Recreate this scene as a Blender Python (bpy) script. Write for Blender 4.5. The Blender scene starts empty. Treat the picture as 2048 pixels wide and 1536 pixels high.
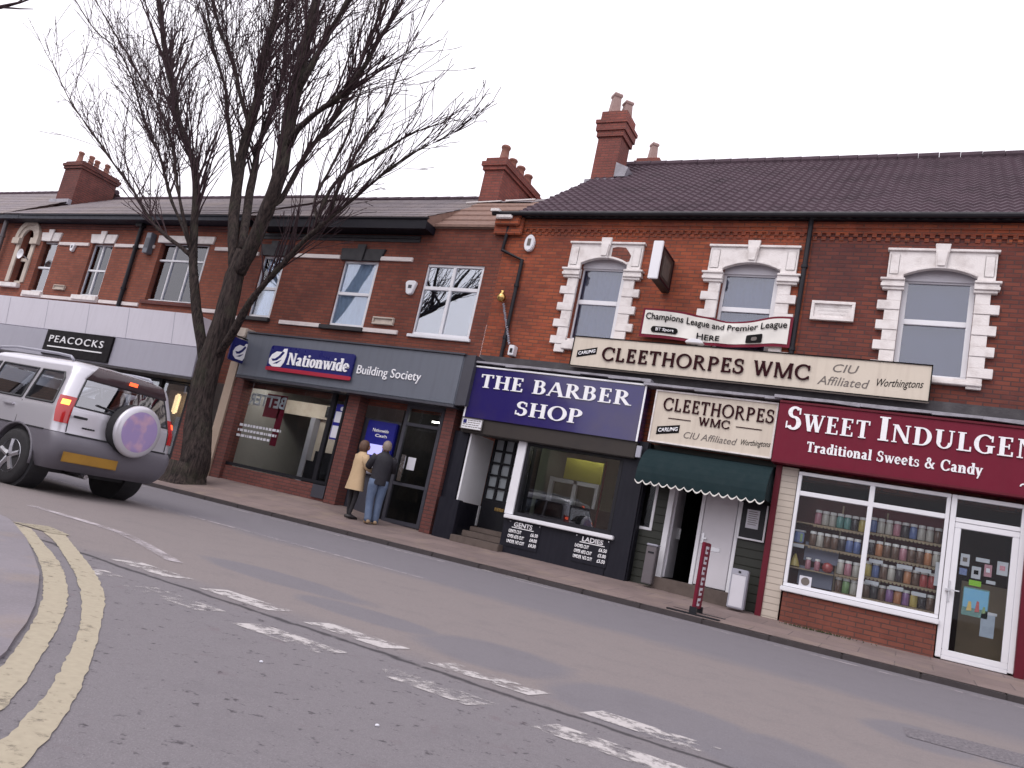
import bpy, bmesh, math, random
from mathutils import Vector, Matrix
R_ = math.radians
C = bpy.context.scene.collection
SC = bpy.context.scene

# ------------------------------------------------------------------ camera, sky, sun, exposure
EYE = 0.81                      # camera height over the road
def aim(yaw, pitch, roll):
    cy, sy = math.cos(yaw), math.sin(yaw)
    f = Vector((sy*math.cos(pitch), cy*math.cos(pitch), math.sin(pitch)))
    r = Vector((cy, -sy, 0)); d = f.cross(r)
    c, s = math.cos(roll), math.sin(roll)
    return c*r+s*d, -s*r+c*d, f
cam_d = bpy.data.cameras.new('camera'); cam = bpy.data.objects.new('camera', cam_d); C.objects.link(cam)
r2, d2, f2 = aim(R_(-28.27), R_(9.85), R_(-12.06))
m = Matrix((r2, -d2, -f2)).transposed().to_4x4(); m.translation = (0, 0, EYE)
cam.matrix_world = m
cam_d.sensor_width = 36; cam_d.lens = 1565/2048*36; cam_d.clip_start = .05; cam_d.clip_end = 2000
SC.camera = cam

SUN_EL, SUN_AZ = R_(52), R_(200)          # azimuth measured from +y towards +x: light comes from behind the camera
w = bpy.data.worlds.new('World'); SC.world = w; w.use_nodes = True
nt = w.node_tree; bg = nt.nodes['Background']
sky = nt.nodes.new('ShaderNodeTexSky'); sky.sky_type = 'NISHITA'; sky.sun_disc = False
sky.sun_elevation = SUN_EL; sky.sun_rotation = SUN_AZ; sky.dust_density = 5; sky.air_density = 1.0; sky.ozone_density = 1
hs = nt.nodes.new('ShaderNodeHueSaturation'); hs.inputs['Saturation'].default_value = .12
cloud = nt.nodes.new('ShaderNodeMixRGB'); cloud.blend_type = 'MIX'; cloud.inputs[0].default_value = .75
cloud.inputs[2].default_value = (13.6, 13.1, 14.2, 1)       # even, faintly lilac cloud cover
nt.links.new(sky.outputs[0], hs.inputs['Color']); nt.links.new(hs.outputs[0], cloud.inputs[1])
nt.links.new(cloud.outputs[0], bg.inputs['Color']); bg.inputs['Strength'].default_value = .11
sd = bpy.data.lights.new('sun', 'SUN'); sd.energy = .9; sd.angle = R_(35); sd.color = (1, .95, .9)
so = bpy.data.objects.new('sun', sd); C.objects.link(so)
sdir = Vector((math.sin(SUN_AZ)*math.cos(SUN_EL), math.cos(SUN_AZ)*math.cos(SUN_EL), math.sin(SUN_EL)))
so.rotation_euler = sdir.to_track_quat('Z', 'Y').to_euler(); so.location = (0, -20, 40)
SC.view_settings.view_transform = 'Standard'; SC.view_settings.look = 'None'
SC.view_settings.exposure = .22; SC.view_settings.gamma = 1; SC.view_settings.use_curve_mapping = False

# ------------------------------------------------------------------ helpers
D0 = 14.0                       # distance of the shop fronts' wall plane; fx / fz carry a reading on that plane to another depth
def fx(X, y): return X*y/D0
def fz(Z, y): return EYE+(Z-EYE)*y/D0
ORG = {}
class MB:
    def __init__(s): s.v = []; s.f = []
    def face(s, pts):
        n = len(s.v); s.v += [tuple(p) for p in pts]; s.f.append(tuple(range(n, n+len(pts)))); return s
    def box(s, x0, x1, y0, y1, z0, z1):
        if x0 > x1: x0, x1 = x1, x0
        if y0 > y1: y0, y1 = y1, y0
        if z0 > z1: z0, z1 = z1, z0
        n = len(s.v)
        s.v += [(x0,y0,z0),(x1,y0,z0),(x1,y1,z0),(x0,y1,z0),(x0,y0,z1),(x1,y0,z1),(x1,y1,z1),(x0,y1,z1)]
        s.f += [tuple(n+i for i in q) for q in ((0,3,2,1),(4,5,6,7),(0,1,5,4),(1,2,6,5),(2,3,7,6),(3,0,4,7))]
        return s
    def fbox(s, X0, X1, Z0, Z1, y0, y1):       # front face read on the wall plane, standing at depth y0
        return s.box(fx(X0,y0), fx(X1,y0), y0, y1, fz(Z0,y0), fz(Z1,y0))
    def prism(s, poly, y0, y1):                # polygon in x,z pushed from y0 to y1
        n = len(s.v); k = len(poly)
        s.v += [(p[0], y0, p[1]) for p in poly]+[(p[0], y1, p[1]) for p in poly]
        s.f.append(tuple(n+i for i in range(k))); s.f.append(tuple(n+k+i for i in reversed(range(k))))
        for i in range(k):
            j = (i+1) % k; s.f.append((n+i, n+k+i, n+k+j, n+j))
        return s
    def fprism(s, poly, y0, y1): return s.prism([(fx(a,y0), fz(b,y0)) for a, b in poly], y0, y1)
    def tube(s, pts, rad, n=8, cap=True):
        pts = [Vector(p) for p in pts]
        if not hasattr(rad, '__len__'): rad = [rad]*len(pts)
        rings = []
        t0 = (pts[1]-pts[0]).normalized(); ref = Vector((0,0,1)) if abs(t0.z) < .9 else Vector((1,0,0))
        u = t0.cross(ref).normalized()
        for i, p in enumerate(pts):
            a = pts[max(i-1,0)]; b = pts[min(i+1,len(pts)-1)]; t = (b-a)
            t = t.normalized() if t.length > 1e-9 else t0
            u = (u-t*u.dot(t)); u = u.normalized() if u.length > 1e-6 else t.orthogonal().normalized()
            v = t.cross(u); k = len(s.v)
            for j in range(n):
                q = 2*math.pi*j/n; s.v.append(tuple(p+(u*math.cos(q)+v*math.sin(q))*rad[i]))
            rings.append(k)
        for a, b in zip(rings, rings[1:]):
            for j in range(n): s.f.append((a+j, a+(j+1)%n, b+(j+1)%n, b+j))
        if cap and n > 2:
            s.f.append(tuple(rings[0]+j for j in reversed(range(n)))); s.f.append(tuple(rings[-1]+j for j in range(n)))
        return s
    def lathe(s, c, prof, n=16, axis='z'):     # prof: (radius, height) pairs round an axis through c
        rings = []
        for r, h in prof:
            k = len(s.v)
            for j in range(n):
                q = 2*math.pi*j/n; a, b = r*math.cos(q), r*math.sin(q)
                s.v.append({'z': (c[0]+a, c[1]+b, c[2]+h), 'y': (c[0]+a, c[1]+h, c[2]+b), 'x': (c[0]+h, c[1]+a, c[2]+b)}[axis])
            rings.append(k)
        for a, b in zip(rings, rings[1:]):
            for j in range(n): s.f.append((a+j, a+(j+1)%n, b+(j+1)%n, b+j))
        s.f.append(tuple(rings[0]+j for j in reversed(range(n)))); s.f.append(tuple(rings[-1]+j for j in range(n)))
        return s
    def grid(s, rows):
        n = len(s.v); k = len(rows[0])
        for r in rows: s.v += [tuple(p) for p in r]
        for i in range(len(rows)-1):
            for j in range(k-1): s.f.append((n+i*k+j, n+i*k+j+1, n+(i+1)*k+j+1, n+(i+1)*k+j))
        return s
    def wall(s, x0, x1, z0, z1, y, holes, depth):   # wall face at y with openings and their reveals
        xs = sorted({x0, x1, *[h[0] for h in holes], *[h[1] for h in holes]}); zs = sorted({z0, z1, *[h[2] for h in holes], *[h[3] for h in holes]})
        for a, b in zip(xs, xs[1:]):
            for c, d in zip(zs, zs[1:]):
                mx, mz = (a+b)/2, (c+d)/2
                if any(h[0] < mx < h[1] and h[2] < mz < h[3] for h in holes): continue
                s.face([(a,y,c),(b,y,c),(b,y,d),(a,y,d)])
        for a, b, c, d in holes:
            e = y+depth
            s.face([(a,y,c),(a,y,d),(a,e,d),(a,e,c)]); s.face([(b,y,d),(b,y,c),(b,e,c),(b,e,d)])
            s.face([(a,y,d),(b,y,d),(b,e,d),(a,e,d)]); s.face([(b,y,c),(a,y,c),(a,e,c),(b,e,c)])
        return s
    def build(s, name, mat, parent=None, smooth=False, bevel=0, fix=True):
        o0 = ORG.get(parent, Vector((0,0,0))) if parent else Vector((0,0,0))
        me = bpy.data.meshes.new(name)
        me.from_pydata([(v[0]-o0.x, v[1]-o0.y, v[2]-o0.z) for v in s.v], [], s.f)
        if fix or bevel:
            bm = bmesh.new(); bm.from_mesh(me)
            if bevel:
                bmesh.ops.bevel(bm, geom=[e for e in bm.edges if len(e.link_faces) == 2 and e.calc_face_angle(0) > .6], offset=bevel, segments=2, affect='EDGES', clamp_overlap=True)
            bmesh.ops.recalc_face_normals(bm, faces=bm.faces); bm.to_mesh(me); bm.free()
        if smooth:
            me.polygons.foreach_set('use_smooth', [True]*len(me.polygons))
        for mm in (mat if isinstance(mat, (list, tuple)) else [mat]): me.materials.append(mm)
        o = bpy.data.objects.new(name, me); C.objects.link(o)
        if parent: o.parent = parent
        ORG[o] = o0
        return o
def obj_from_mesh(name, me, mat, parent=None):     # a ready mesh in world coordinates
    o0 = ORG.get(parent, Vector((0,0,0))) if parent else Vector((0,0,0))
    me.transform(Matrix.Translation(-o0)); me.materials.clear(); me.materials.append(mat)
    o = bpy.data.objects.new(name, me); C.objects.link(o)
    if parent: o.parent = parent
    ORG[o] = o0
    return o
def tag(o, label, cat, group=None):
    o['label'] = label; o['category'] = cat
    if group: o['group'] = group
    return o
def thing(name, loc, label, cat, group=None):
    o = bpy.data.objects.new(name, None); C.objects.link(o); o.location = loc; o.empty_display_size = .2
    ORG[o] = Vector(loc); return tag(o, label, cat, group)
def struct(o): o['kind'] = 'structure'; return o
def copy_tree(o, parent=None):
    c = o.copy(); C.objects.link(c); ORG[c] = ORG[o].copy()
    if parent: c.parent = parent
    for ch in list(o.children): copy_tree(ch, c)
    return c

# ------------------------------------------------------------------ materials
def mat_new(name):
    mt = bpy.data.materials.new(name); mt.use_nodes = True
    return mt, mt.node_tree, mt.node_tree.nodes['Principled BSDF']
def noise(nt, vec, scale, detail=4, rough=.55):
    n = nt.nodes.new('ShaderNodeTexNoise'); n.inputs['Scale'].default_value = scale; n.inputs['Detail'].default_value = detail; n.inputs['Roughness'].default_value = rough
    nt.links.new(vec, n.inputs['Vector']); return n.outputs['Fac']
def ramp(nt, fac, a, b, ca=(0,0,0,1), cb=(1,1,1,1)):
    r = nt.nodes.new('ShaderNodeValToRGB'); e = r.color_ramp.elements
    e[0].position = a; e[1].position = b; e[0].color = ca; e[1].color = cb
    nt.links.new(fac, r.inputs[0]); return r.outputs[0]
def mix(nt, fac, a, b, blend='MIX'):
    n = nt.nodes.new('ShaderNodeMixRGB'); n.blend_type = blend
    for i, x in ((0, fac), (1, a), (2, b)):
        if hasattr(x, 'node'): nt.links.new(x, n.inputs[i])
        elif i == 0: n.inputs[0].default_value = x
        else: n.inputs[i].default_value = (*x[:3], 1)
    return n.outputs[0]
def mth(nt, op, a, b=None, c=None, clamp=False):
    n = nt.nodes.new('ShaderNodeMath'); n.operation = op; n.use_clamp = clamp
    for i, x in enumerate((a, b, c)):
        if x is None: continue
        if hasattr(x, 'node'): nt.links.new(x, n.inputs[i])
        else: n.inputs[i].default_value = x
    return n.outputs[0]
def objco(nt): return nt.nodes.new('ShaderNodeTexCoord').outputs['Object']
def bump(nt, h, bsdf, strength=.3, dist=.01):
    b = nt.nodes.new('ShaderNodeBump'); b.inputs['Strength'].default_value = strength; b.inputs['Distance'].default_value = dist
    nt.links.new(h, b.inputs['Height']); nt.links.new(b.outputs[0], bsdf.inputs['Normal'])
def wallco(nt):                 # u along the wall whichever way it faces, v upwards
    co = objco(nt); s = nt.nodes.new('ShaderNodeSeparateXYZ'); nt.links.new(co, s.inputs[0])
    g = nt.nodes.new('ShaderNodeNewGeometry'); s2 = nt.nodes.new('ShaderNodeSeparateXYZ'); nt.links.new(g.outputs['True Normal'], s2.inputs[0])
    k = mth(nt, 'GREATER_THAN', mth(nt, 'ABSOLUTE', s2.outputs[0]), .7)
    mx = nt.nodes.new('ShaderNodeMix'); mx.data_type = 'FLOAT'
    nt.links.new(k, mx.inputs[0]); nt.links.new(s.outputs[0], mx.inputs[2]); nt.links.new(s.outputs[1], mx.inputs[3])
    cb = nt.nodes.new('ShaderNodeCombineXYZ'); nt.links.new(mx.outputs[0], cb.inputs[0]); nt.links.new(s.outputs[2], cb.inputs[1])
    return cb.outputs[0], co
def brick(name, c1, c2, cm, bw=.23, rh=.075, ms=.012, vary=.5, dirt=(.05,.035,.04), dirt_amt=.35, rough=.85):
    mt, nt, b = mat_new(name); uv, co = wallco(nt)
    t = nt.nodes.new('ShaderNodeTexBrick'); t.offset = .5
    for k, v in (('Scale',1),('Brick Width',bw),('Row Height',rh),('Mortar Size',ms),('Mortar Smooth',.3),('Bias',0)): t.inputs[k].default_value = v
    t.inputs['Color1'].default_value = (*c1,1); t.inputs['Color2'].default_value = (*c2,1); t.inputs['Mortar'].default_value = (*cm,1)
    nt.links.new(uv, t.inputs['Vector'])
    big = noise(nt, co, .9, 5); mid = noise(nt, co, 5, 4)
    c = mix(nt, mth(nt, 'MULTIPLY', ramp(nt, mid, .45, .7), vary), t.outputs['Color'], tuple(x*1.7 for x in c2))
    c = mix(nt, mth(nt, 'MULTIPLY', ramp(nt, big, .42, .68), dirt_amt), c, dirt)
    nt.links.new(c, b.inputs['Base Color']); b.inputs['Roughness'].default_value = rough; b.inputs['Specular IOR Level'].default_value = .25
    inv = mth(nt, 'SUBTRACT', 1, t.outputs['Fac']); bump(nt, mth(nt, 'ADD', inv, mth(nt, 'MULTIPLY', noise(nt, co, 60, 3), .3)), b, .5, .008)
    return mt
def paint(name, col, rough=.5, dirt=.15, dcol=None, scale=3, metal=0, bmp=0, spec=.5, streak=False, coat=0):
    mt, nt, b = mat_new(name); co = objco(nt)
    if streak:
        mp = nt.nodes.new('ShaderNodeMapping'); mp.inputs['Scale'].default_value = (6, 6, .7); nt.links.new(co, mp.inputs[0]); v = mp.outputs[0]
    else: v = co
    n = noise(nt, v, scale, 6)
    c = mix(nt, mth(nt, 'MULTIPLY', ramp(nt, n, .45, .75), dirt), col, dcol or tuple(x*.45 for x in col))
    nt.links.new(c, b.inputs['Base Color']); b.inputs['Metallic'].default_value = metal; b.inputs['Specular IOR Level'].default_value = spec
    rr = ramp(nt, noise(nt, co, 8, 3), .3, .7, (rough*.85,)*3+(1,), (min(1,rough*1.15),)*3+(1,)); nt.links.new(rr, b.inputs['Roughness'])
    if coat: b.inputs['Coat Weight'].default_value = coat; b.inputs['Coat Roughness'].default_value = .05
    if bmp: bump(nt, noise(nt, co, 40, 4), b, bmp, .01)
    return mt
def emit(name, col, st):
    mt, nt, b = mat_new(name); b.inputs['Base Color'].default_value = (*col,1); b.inputs['Emission Color'].default_value = (*col,1); b.inputs['Emission Strength'].default_value = st
    return mt
def glass(name, tint=(.8,.85,.88), refl=.12, wav=.0, rough=.0, fres=.9):
    mt = bpy.data.materials.new(name); mt.use_nodes = True; nt = mt.node_tree; nt.nodes.clear()
    out = nt.nodes.new('ShaderNodeOutputMaterial'); ms = nt.nodes.new('ShaderNodeMixShader')
    tr = nt.nodes.new('ShaderNodeBsdfTransparent'); tr.inputs[0].default_value = (*tint,1)
    gl = nt.nodes.new('ShaderNodeBsdfGlossy'); gl.inputs['Roughness'].default_value = rough; gl.inputs[0].default_value = (.95,.96,1,1)
    fr = nt.nodes.new('ShaderNodeLayerWeight'); fr.inputs[0].default_value = .25
    f = mth(nt, 'ADD', mth(nt, 'MULTIPLY', fr.outputs['Fresnel'], fres), refl, clamp=True)
    nt.links.new(f, ms.inputs[0]); nt.links.new(tr.outputs[0], ms.inputs[1]); nt.links.new(gl.outputs[0], ms.inputs[2]); nt.links.new(ms.outputs[0], out.inputs[0])
    if wav:
        b = nt.nodes.new('ShaderNodeBump'); b.inputs['Strength'].default_value = wav; b.inputs['Distance'].default_value = .05
        nt.links.new(noise(nt, objco(nt), 1.6, 1), b.inputs['Height']); nt.links.new(b.outputs[0], gl.inputs['Normal']); 
    return mt
def worn(name, col, keep=.5, scale=9, soft=.08):
    mt = bpy.data.materials.new(name); mt.use_nodes = True; nt = mt.node_tree; b = nt.nodes['Principled BSDF']; out = nt.nodes['Material Output']
    co = objco(nt); n = noise(nt, co, scale, 8, .7); n2 = noise(nt, co, 1.7, 2)
    f = mth(nt, 'ADD', n, mth(nt, 'MULTIPLY', mth(nt, 'SUBTRACT', n2, .5), .5))
    a = ramp(nt, f, 1-keep-soft, 1-keep+soft)
    nt.links.new(mix(nt, noise(nt, co, 30, 4), tuple(x*.8 for x in col), tuple(min(1, x*1.15) for x in col)), b.inputs['Base Color']); b.inputs['Roughness'].default_value = .8
    tr = nt.nodes.new('ShaderNodeBsdfTransparent'); ms = nt.nodes.new('ShaderNodeMixShader')
    nt.links.new(a, ms.inputs[0]); nt.links.new(tr.outputs[0], ms.inputs[1]); nt.links.new(b.outputs[0], ms.inputs[2]); nt.links.new(ms.outputs[0], out.inputs[0])
    return mt
def asphalt():
    mt, nt, b = mat_new('asphalt'); co = objco(nt); s = nt.nodes.new('ShaderNodeSeparateXYZ'); nt.links.new(co, s.inputs[0])
    x, y = s.outputs[0], s.outputs[1]
    wob = mth(nt, 'MULTIPLY', mth(nt, 'SUBTRACT', noise(nt, co, .8, 5), .5), 1.1)
    yy = mth(nt, 'ADD', y, wob)
    lanes = ramp(nt, mth(nt, 'DIVIDE', yy, 12), .30, .34, (.180,.166,.178,1), (.218,.188,.184,1))
    far = ramp(nt, mth(nt, 'DIVIDE', yy, 12), .61, .66)
    c = mix(nt, far, lanes, (.168,.157,.175))
    # bluish patches left by repairs
    tot = None
    for cx, cy, rx, ry in ((-2.15,4.55,.55,.5),(-1.1,4.3,.62,.55),(-4.4,5.0,.9,.28),(-.45,4.2,.4,.5),(.2,6.2,.35,.5),(1.2,6.3,.8,.4),(-3.2,4.6,.6,.25)):
        dx = mth(nt, 'DIVIDE', mth(nt, 'SUBTRACT', x, cx), rx); dy = mth(nt, 'DIVIDE', mth(nt, 'SUBTRACT', y, cy), ry)
        r = mth(nt, 'SQRT', mth(nt, 'ADD', mth(nt, 'MULTIPLY', dx, dx), mth(nt, 'MULTIPLY', dy, dy)))
        v = mth(nt, 'SUBTRACT', 1.15, mth(nt, 'ADD', r, mth(nt, 'MULTIPLY', wob, 1.1)), clamp=True)
        tot = v if tot is None else mth(nt, 'MAXIMUM', tot, v)
    c = mix(nt, mth(nt, 'MULTIPLY', ramp(nt, tot, .05, .3), .8), c, (.158,.151,.172))
    # stone speckle, tar spots, the joint between two layings
    sp = noise(nt, co, 140, 2, .8); c = mix(nt, mth(nt, 'MULTIPLY', ramp(nt, sp, .52, .72), .45), c, (.34,.31,.34))
    c = mix(nt, mth(nt, 'MULTIPLY', ramp(nt, noise(nt, co, 95, 2, .8), .55, .75), .4), c, (.075,.066,.08))
    c = mix(nt, mth(nt, 'MULTIPLY', ramp(nt, noise(nt, co, 38, 5, .8), .42, .70), .30), c, (.10,.092,.102)); c = mix(nt, mth(nt, 'MULTIPLY', ramp(nt, noise(nt, co, 3.0, 6, .75), .50, .68), .22), c, (.115,.105,.118))
    near = ramp(nt, mth(nt, 'DIVIDE', y, 12), .31, .33, (1,1,1,1), (.12,.12,.12,1))
    spot = mth(nt, 'MULTIPLY', ramp(nt, noise(nt, co, 13, 3, .75), .60, .68), near); c = mix(nt, mth(nt, 'MULTIPLY', spot, .8), c, (.05,.042,.05))
    red = mth(nt, 'MULTIPLY', ramp(nt, noise(nt, co, 4.5, 4, .7), .6, .72), mth(nt, 'MULTIPLY', near, .35)); c = mix(nt, red, c, (.13,.085,.1))
    jd = mth(nt, 'ABSOLUTE', mth(nt, 'ADD', mth(nt, 'SUBTRACT', y, 3.67), mth(nt, 'MULTIPLY', mth(nt, 'SUBTRACT', noise(nt, co, 4, 4), .5), .12)))
    jn = mth(nt, 'MULTIPLY', ramp(nt, jd, .010, .038, (1,1,1,1), (0,0,0,1)), ramp(nt, noise(nt, co, 9, 3), .28, .42)); c = mix(nt, mth(nt, 'MULTIPLY', jn, .85), c, (.028,.025,.03))
    nt.links.new(c, b.inputs['Base Color']); b.inputs['Roughness'].default_value = .82; b.inputs['Specular IOR Level'].default_value = .3
    bump(nt, mth(nt, 'ADD', sp, mth(nt, 'MULTIPLY', noise(nt, co, 30, 3), .6)), b, .55, .008)
    return mt
def slabs(name, c1, c2, cm, w=.6, l=.9):
    mt, nt, b = mat_new(name); co = objco(nt)
    t = nt.nodes.new('ShaderNodeTexBrick'); t.offset = .5
    for k, v in (('Scale',1),('Brick Width',l),('Row Height',w),('Mortar Size',.008),('Bias',0)): t.inputs[k].default_value = v
    t.inputs['Color1'].default_value = (*c1,1); t.inputs['Color2'].default_value = (*c2,1); t.inputs['Mortar'].default_value = (*cm,1)
    nt.links.new(co, t.inputs['Vector'])
    c = mix(nt, mth(nt, 'MULTIPLY', ramp(nt, noise(nt, co, 1.2, 6, .65), .42, .7), .55), t.outputs['Color'], tuple(x*.5 for x in c1))
    c = mix(nt, mth(nt, 'MULTIPLY', ramp(nt, noise(nt, co, 2.1, 5, .6), .52, .7), .5), c, (.26,.2,.155))
    c = mix(nt, mth(nt, 'MULTIPLY', ramp(nt, noise(nt, co, 70, 2), .5, .75), .3), c, tuple(x*1.5 for x in c1))
    nt.links.new(c, b.inputs['Base Color']); b.inputs['Roughness'].default_value = .8; bump(nt, noise(nt, co, 50, 3), b, .3, .006)
    return mt
def curtain(name, col):
    mt, nt, b = mat_new(name); co = objco(nt); s = nt.nodes.new('ShaderNodeSeparateXYZ'); nt.links.new(co, s.inputs[0])
    wv = mth(nt, 'SINE', mth(nt, 'ADD', mth(nt, 'MULTIPLY', s.outputs[0], 38), mth(nt, 'MULTIPLY', noise(nt, co, 2, 2), 9)))
    nt.links.new(mix(nt, noise(nt, co, 5, 3), tuple(x*.85 for x in col), col), b.inputs['Base Color']); b.inputs['Roughness'].default_value = .9; bump(nt, wv, b, .6, .03)
    return mt
def ribbed(name, col, freq, axis=2, rough=.5):
    mt, nt, b = mat_new(name); co = objco(nt); s = nt.nodes.new('ShaderNodeSeparateXYZ'); nt.links.new(co, s.inputs[0])
    q = mth(nt, 'FRACT', mth(nt, 'MULTIPLY', s.outputs[axis], freq)); g = ramp(nt, q, .0, .14)
    nt.links.new(mix(nt, g, tuple(x*.55 for x in col), mix(nt, noise(nt, co, 4, 5), tuple(x*.85 for x in col), col)), b.inputs['Base Color'])
    b.inputs['Roughness'].default_value = rough; bump(nt, g, b, .5, .01)
    return mt
M = {}
M['asphalt'] = asphalt()
mt, nt_, b_ = mat_new('coarse_patch'); co_ = objco(nt_); nt_.links.new(mix(nt_, ramp(nt_, noise(nt_, co_, 45, 3, .8), .42, .62), (.085,.078,.09), (.20,.18,.195)), b_.inputs['Base Color']); b_.inputs['Roughness'].default_value = .85; M['patch'] = mt
M['slab'] = slabs('paving', (.185,.138,.132), (.215,.160,.150), (.10,.078,.078))
M['near_pave'] = slabs('near_paving', (.20,.178,.20), (.205,.185,.205), (.19,.172,.195), 2.5, 3.1)
M['kerb'] = paint('kerb_stone', (.045,.036,.038), .8, .6, (.04,.034,.038), 2.5, bmp=.3)
M['yellow'] = worn('yellow_paint', (.36,.315,.235), .68, 19, .12)
M['white_road'] = worn('white_road_paint', (.46,.43,.43), .50, 9, .07)
M['white_thin'] = worn('faded_road_paint', (.42,.38,.40), .5, 5, .15)
M['brick_r'] = brick('brick_orange', (.35,.092,.042), (.225,.055,.030), (.15,.064,.046), vary=.5, dirt=(.10,.038,.032), dirt_amt=.6)
M['brick_r2'] = brick('brick_brown_red', (.20,.058,.038), (.122,.037,.030), (.085,.043,.040), vary=.35, dirt=(.052,.028,.032), dirt_amt=.6)
M['brick_l'] = brick('brick_red', (.225,.069,.044), (.155,.047,.033), (.112,.056,.046), vary=.3, dirt=(.05,.022,.022), dirt_amt=.45)
M['brick_far'] = brick('brick_far', (.285,.092,.056), (.215,.066,.043), (.15,.077,.062), vary=.3, dirt=(.07,.03,.026), dirt_amt=.35)
M['brick_c'] = brick('brick_chimney', (.30,.092,.070), (.22,.066,.054), (.15,.075,.066), vary=.3, dirt=(.10,.048,.044), dirt_amt=.5)
M['brick_new'] = brick('brick_new', (.21,.072,.05), (.17,.055,.04), (.09,.05,.045), ms=.01, vary=.35, dirt=(.09,.035,.03), dirt_amt=.3)
M['brick_p'] = brick('brick_pillar', (.175,.060,.050), (.135,.048,.042), (.08,.046,.044), vary=.3, dirt=(.05,.025,.025))
M['brick_opp'] = brick('brick_opposite', (.3,.22,.17), (.26,.18,.14), (.2,.16,.14), vary=.2)
M['stone'] = paint('white_painted_stone', (.76,.72,.71), .75, .5, (.40,.34,.32), 5, bmp=.6, spec=.2)
M['stone_old'] = paint('cream_stone', (.55,.48,.42), .8, .4, (.3,.24,.2), 4, bmp=.3, spec=.2)
M['string'] = paint('white_band', (.7,.64,.63), .7, .3, (.4,.33,.32), 5, spec=.2)
M['black_stone'] = paint('black_painted_stone', (.022,.02,.025), .6, .3)
M['upvc'] = paint('white_frame', (.74,.74,.78), .35, .12, (.5,.48,.5), 4)
M['upvc_grey'] = paint('dull_white_frame', (.58,.57,.62), .45, .2)
M['black'] = paint('black_paint', (.009,.009,.013), .45, .3, (.02,.02,.026), spec=.3)
M['navy'] = paint('navy_paint', (.008,.008,.015), .5, .4, (.020,.019,.028), 3, streak=True, spec=.25)
M['darkbox'] = paint('shutter_box', (.036,.029,.026), .5, .4, (.02,.017,.019), 3, spec=.3)
M['gutter'] = paint('black_gutter', (.010,.009,.014), .5, .3, (.035,.03,.035), spec=.3)
M['fascia_l'] = paint('dark_blue_fascia', (.020,.022,.036), .5, .3, spec=.3)
M['fascia_b'] = paint('black_fascia', (.009,.008,.014), .5, .3, spec=.25)
M['slate'] = brick('slate', (.24,.205,.215), (.19,.165,.18), (.11,.10,.105), .3, .2, .012, .3, (.24,.20,.18), .5)
M['tile'] = paint('roof_tile', (.078,.052,.066), .75, .6, (.036,.026,.032), 1.3, bmp=.3, spec=.15)
M['tile_old'] = paint('old_roof_tile', (.24,.145,.115), .85, .5, (.12,.07,.06), 9, bmp=.6)
M['lead'] = paint('lead_flashing', (.30,.29,.33), .5, .6, (.10,.09,.10), 5, bmp=.4)
M['lead_dark'] = paint('dark_lead', (.035,.03,.036), .6, .5, (.09,.085,.09), 5, bmp=.4)
M['pot'] = paint('clay_pot', (.27,.12,.09), .8, .5, (.12,.06,.055), 6)
M['pot_buff'] = paint('buff_pot', (.33,.22,.20), .8, .5, (.17,.1,.09), 6)
M['glass_up'] = glass('window_glass', (.62,.66,.74), .10, .02)
M['glass_mirror'] = glass('window_glass_reflecting', (.78,.84,.90), .24, .05)
M['glass_pale'] = glass('window_glass_pale', (.80,.86,.92), .10, .05)
M['glass_shop'] = glass('shop_glass', (.88,.9,.9), .0, fres=.5)
M['net'] = curtain('net_curtain', (.40,.42,.52))
M['net_w'] = curtain('white_net_curtain', (.78,.82,.88))
M['blind'] = paint('grey_blind', (.22,.22,.30), .8, .1)
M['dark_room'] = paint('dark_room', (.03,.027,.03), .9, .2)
M['nw_grey'] = paint('grey_fascia', (.125,.138,.170), .38, .35, (.085,.092,.115), 1.5, streak=True)
M['nw_grey_d'] = paint('dark_grey_fascia', (.05,.05,.065), .4, .2)
M['nw_blue'] = paint('blue_panel', (.012,.014,.125), .3, .0)
M['nw_red'] = paint('red_stripe', (.36,.02,.045), .35, .1)
M['atm_blue'] = paint('atm_blue', (.012,.014,.21), .35, .1)
M['white'] = paint('white_letter', (.85,.85,.88), .4, .05)
M['barber_blue'] = paint('barber_blue', (.020,.014,.115), .16, .8, (.050,.036,.075), .8, coat=.4)  # purple-grey mottling in the colour stands for reflections on the gloss
M['cream'] = paint('cream_board', (.62,.55,.465), .5, .35, (.44,.37,.31), 1.6, streak=True, spec=.25)
M['maroon_ink'] = paint('dark_maroon_ink', (.030,.006,.009), .7, .1, spec=.1)
M['ink'] = paint('black_ink', (.009,.008,.009), .7, .1, spec=.1)
M['grey_ink'] = paint('faded_ink', (.13,.11,.10), .5, .3)
M['maroon'] = paint('maroon_board', (.150,.008,.026), .55, .2, (.095,.007,.019), 1.5, spec=.2, streak=True)
M['maroon_d'] = paint('maroon_paint', (.115,.006,.017), .5, .3, spec=.25)
M['rib_cream'] = ribbed('ribbed_cream', (.56,.49,.42), 9.5)
M['rib_beige'] = ribbed('ribbed_beige', (.42,.32,.25), 24, 0)
M['clad_green'] = ribbed('dark_green_boards', (.018,.021,.014), 7)
M['canvas'] = paint('green_canvas', (.011,.024,.028), .8, .35, (.020,.032,.036), 4, bmp=.2, spec=.15)
M['white_trim'] = paint('white_trim', (.72,.7,.66), .6, .2)
M['door_white'] = paint('white_door', (.60,.58,.62), .4, .1)
M['step_stone'] = paint('brown_stone', (.10,.075,.065), .8, .5, (.05,.038,.036), 4, bmp=.3)
M['grey_box'] = paint('grey_metal', (.34,.34,.40), .4, .2, metal=.1)
M['grey_bin'] = paint('dull_metal', (.13,.115,.125), .4, .3, metal=.3)
M['steel'] = paint('steel', (.5,.5,.52), .25, .2, metal=1)
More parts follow.
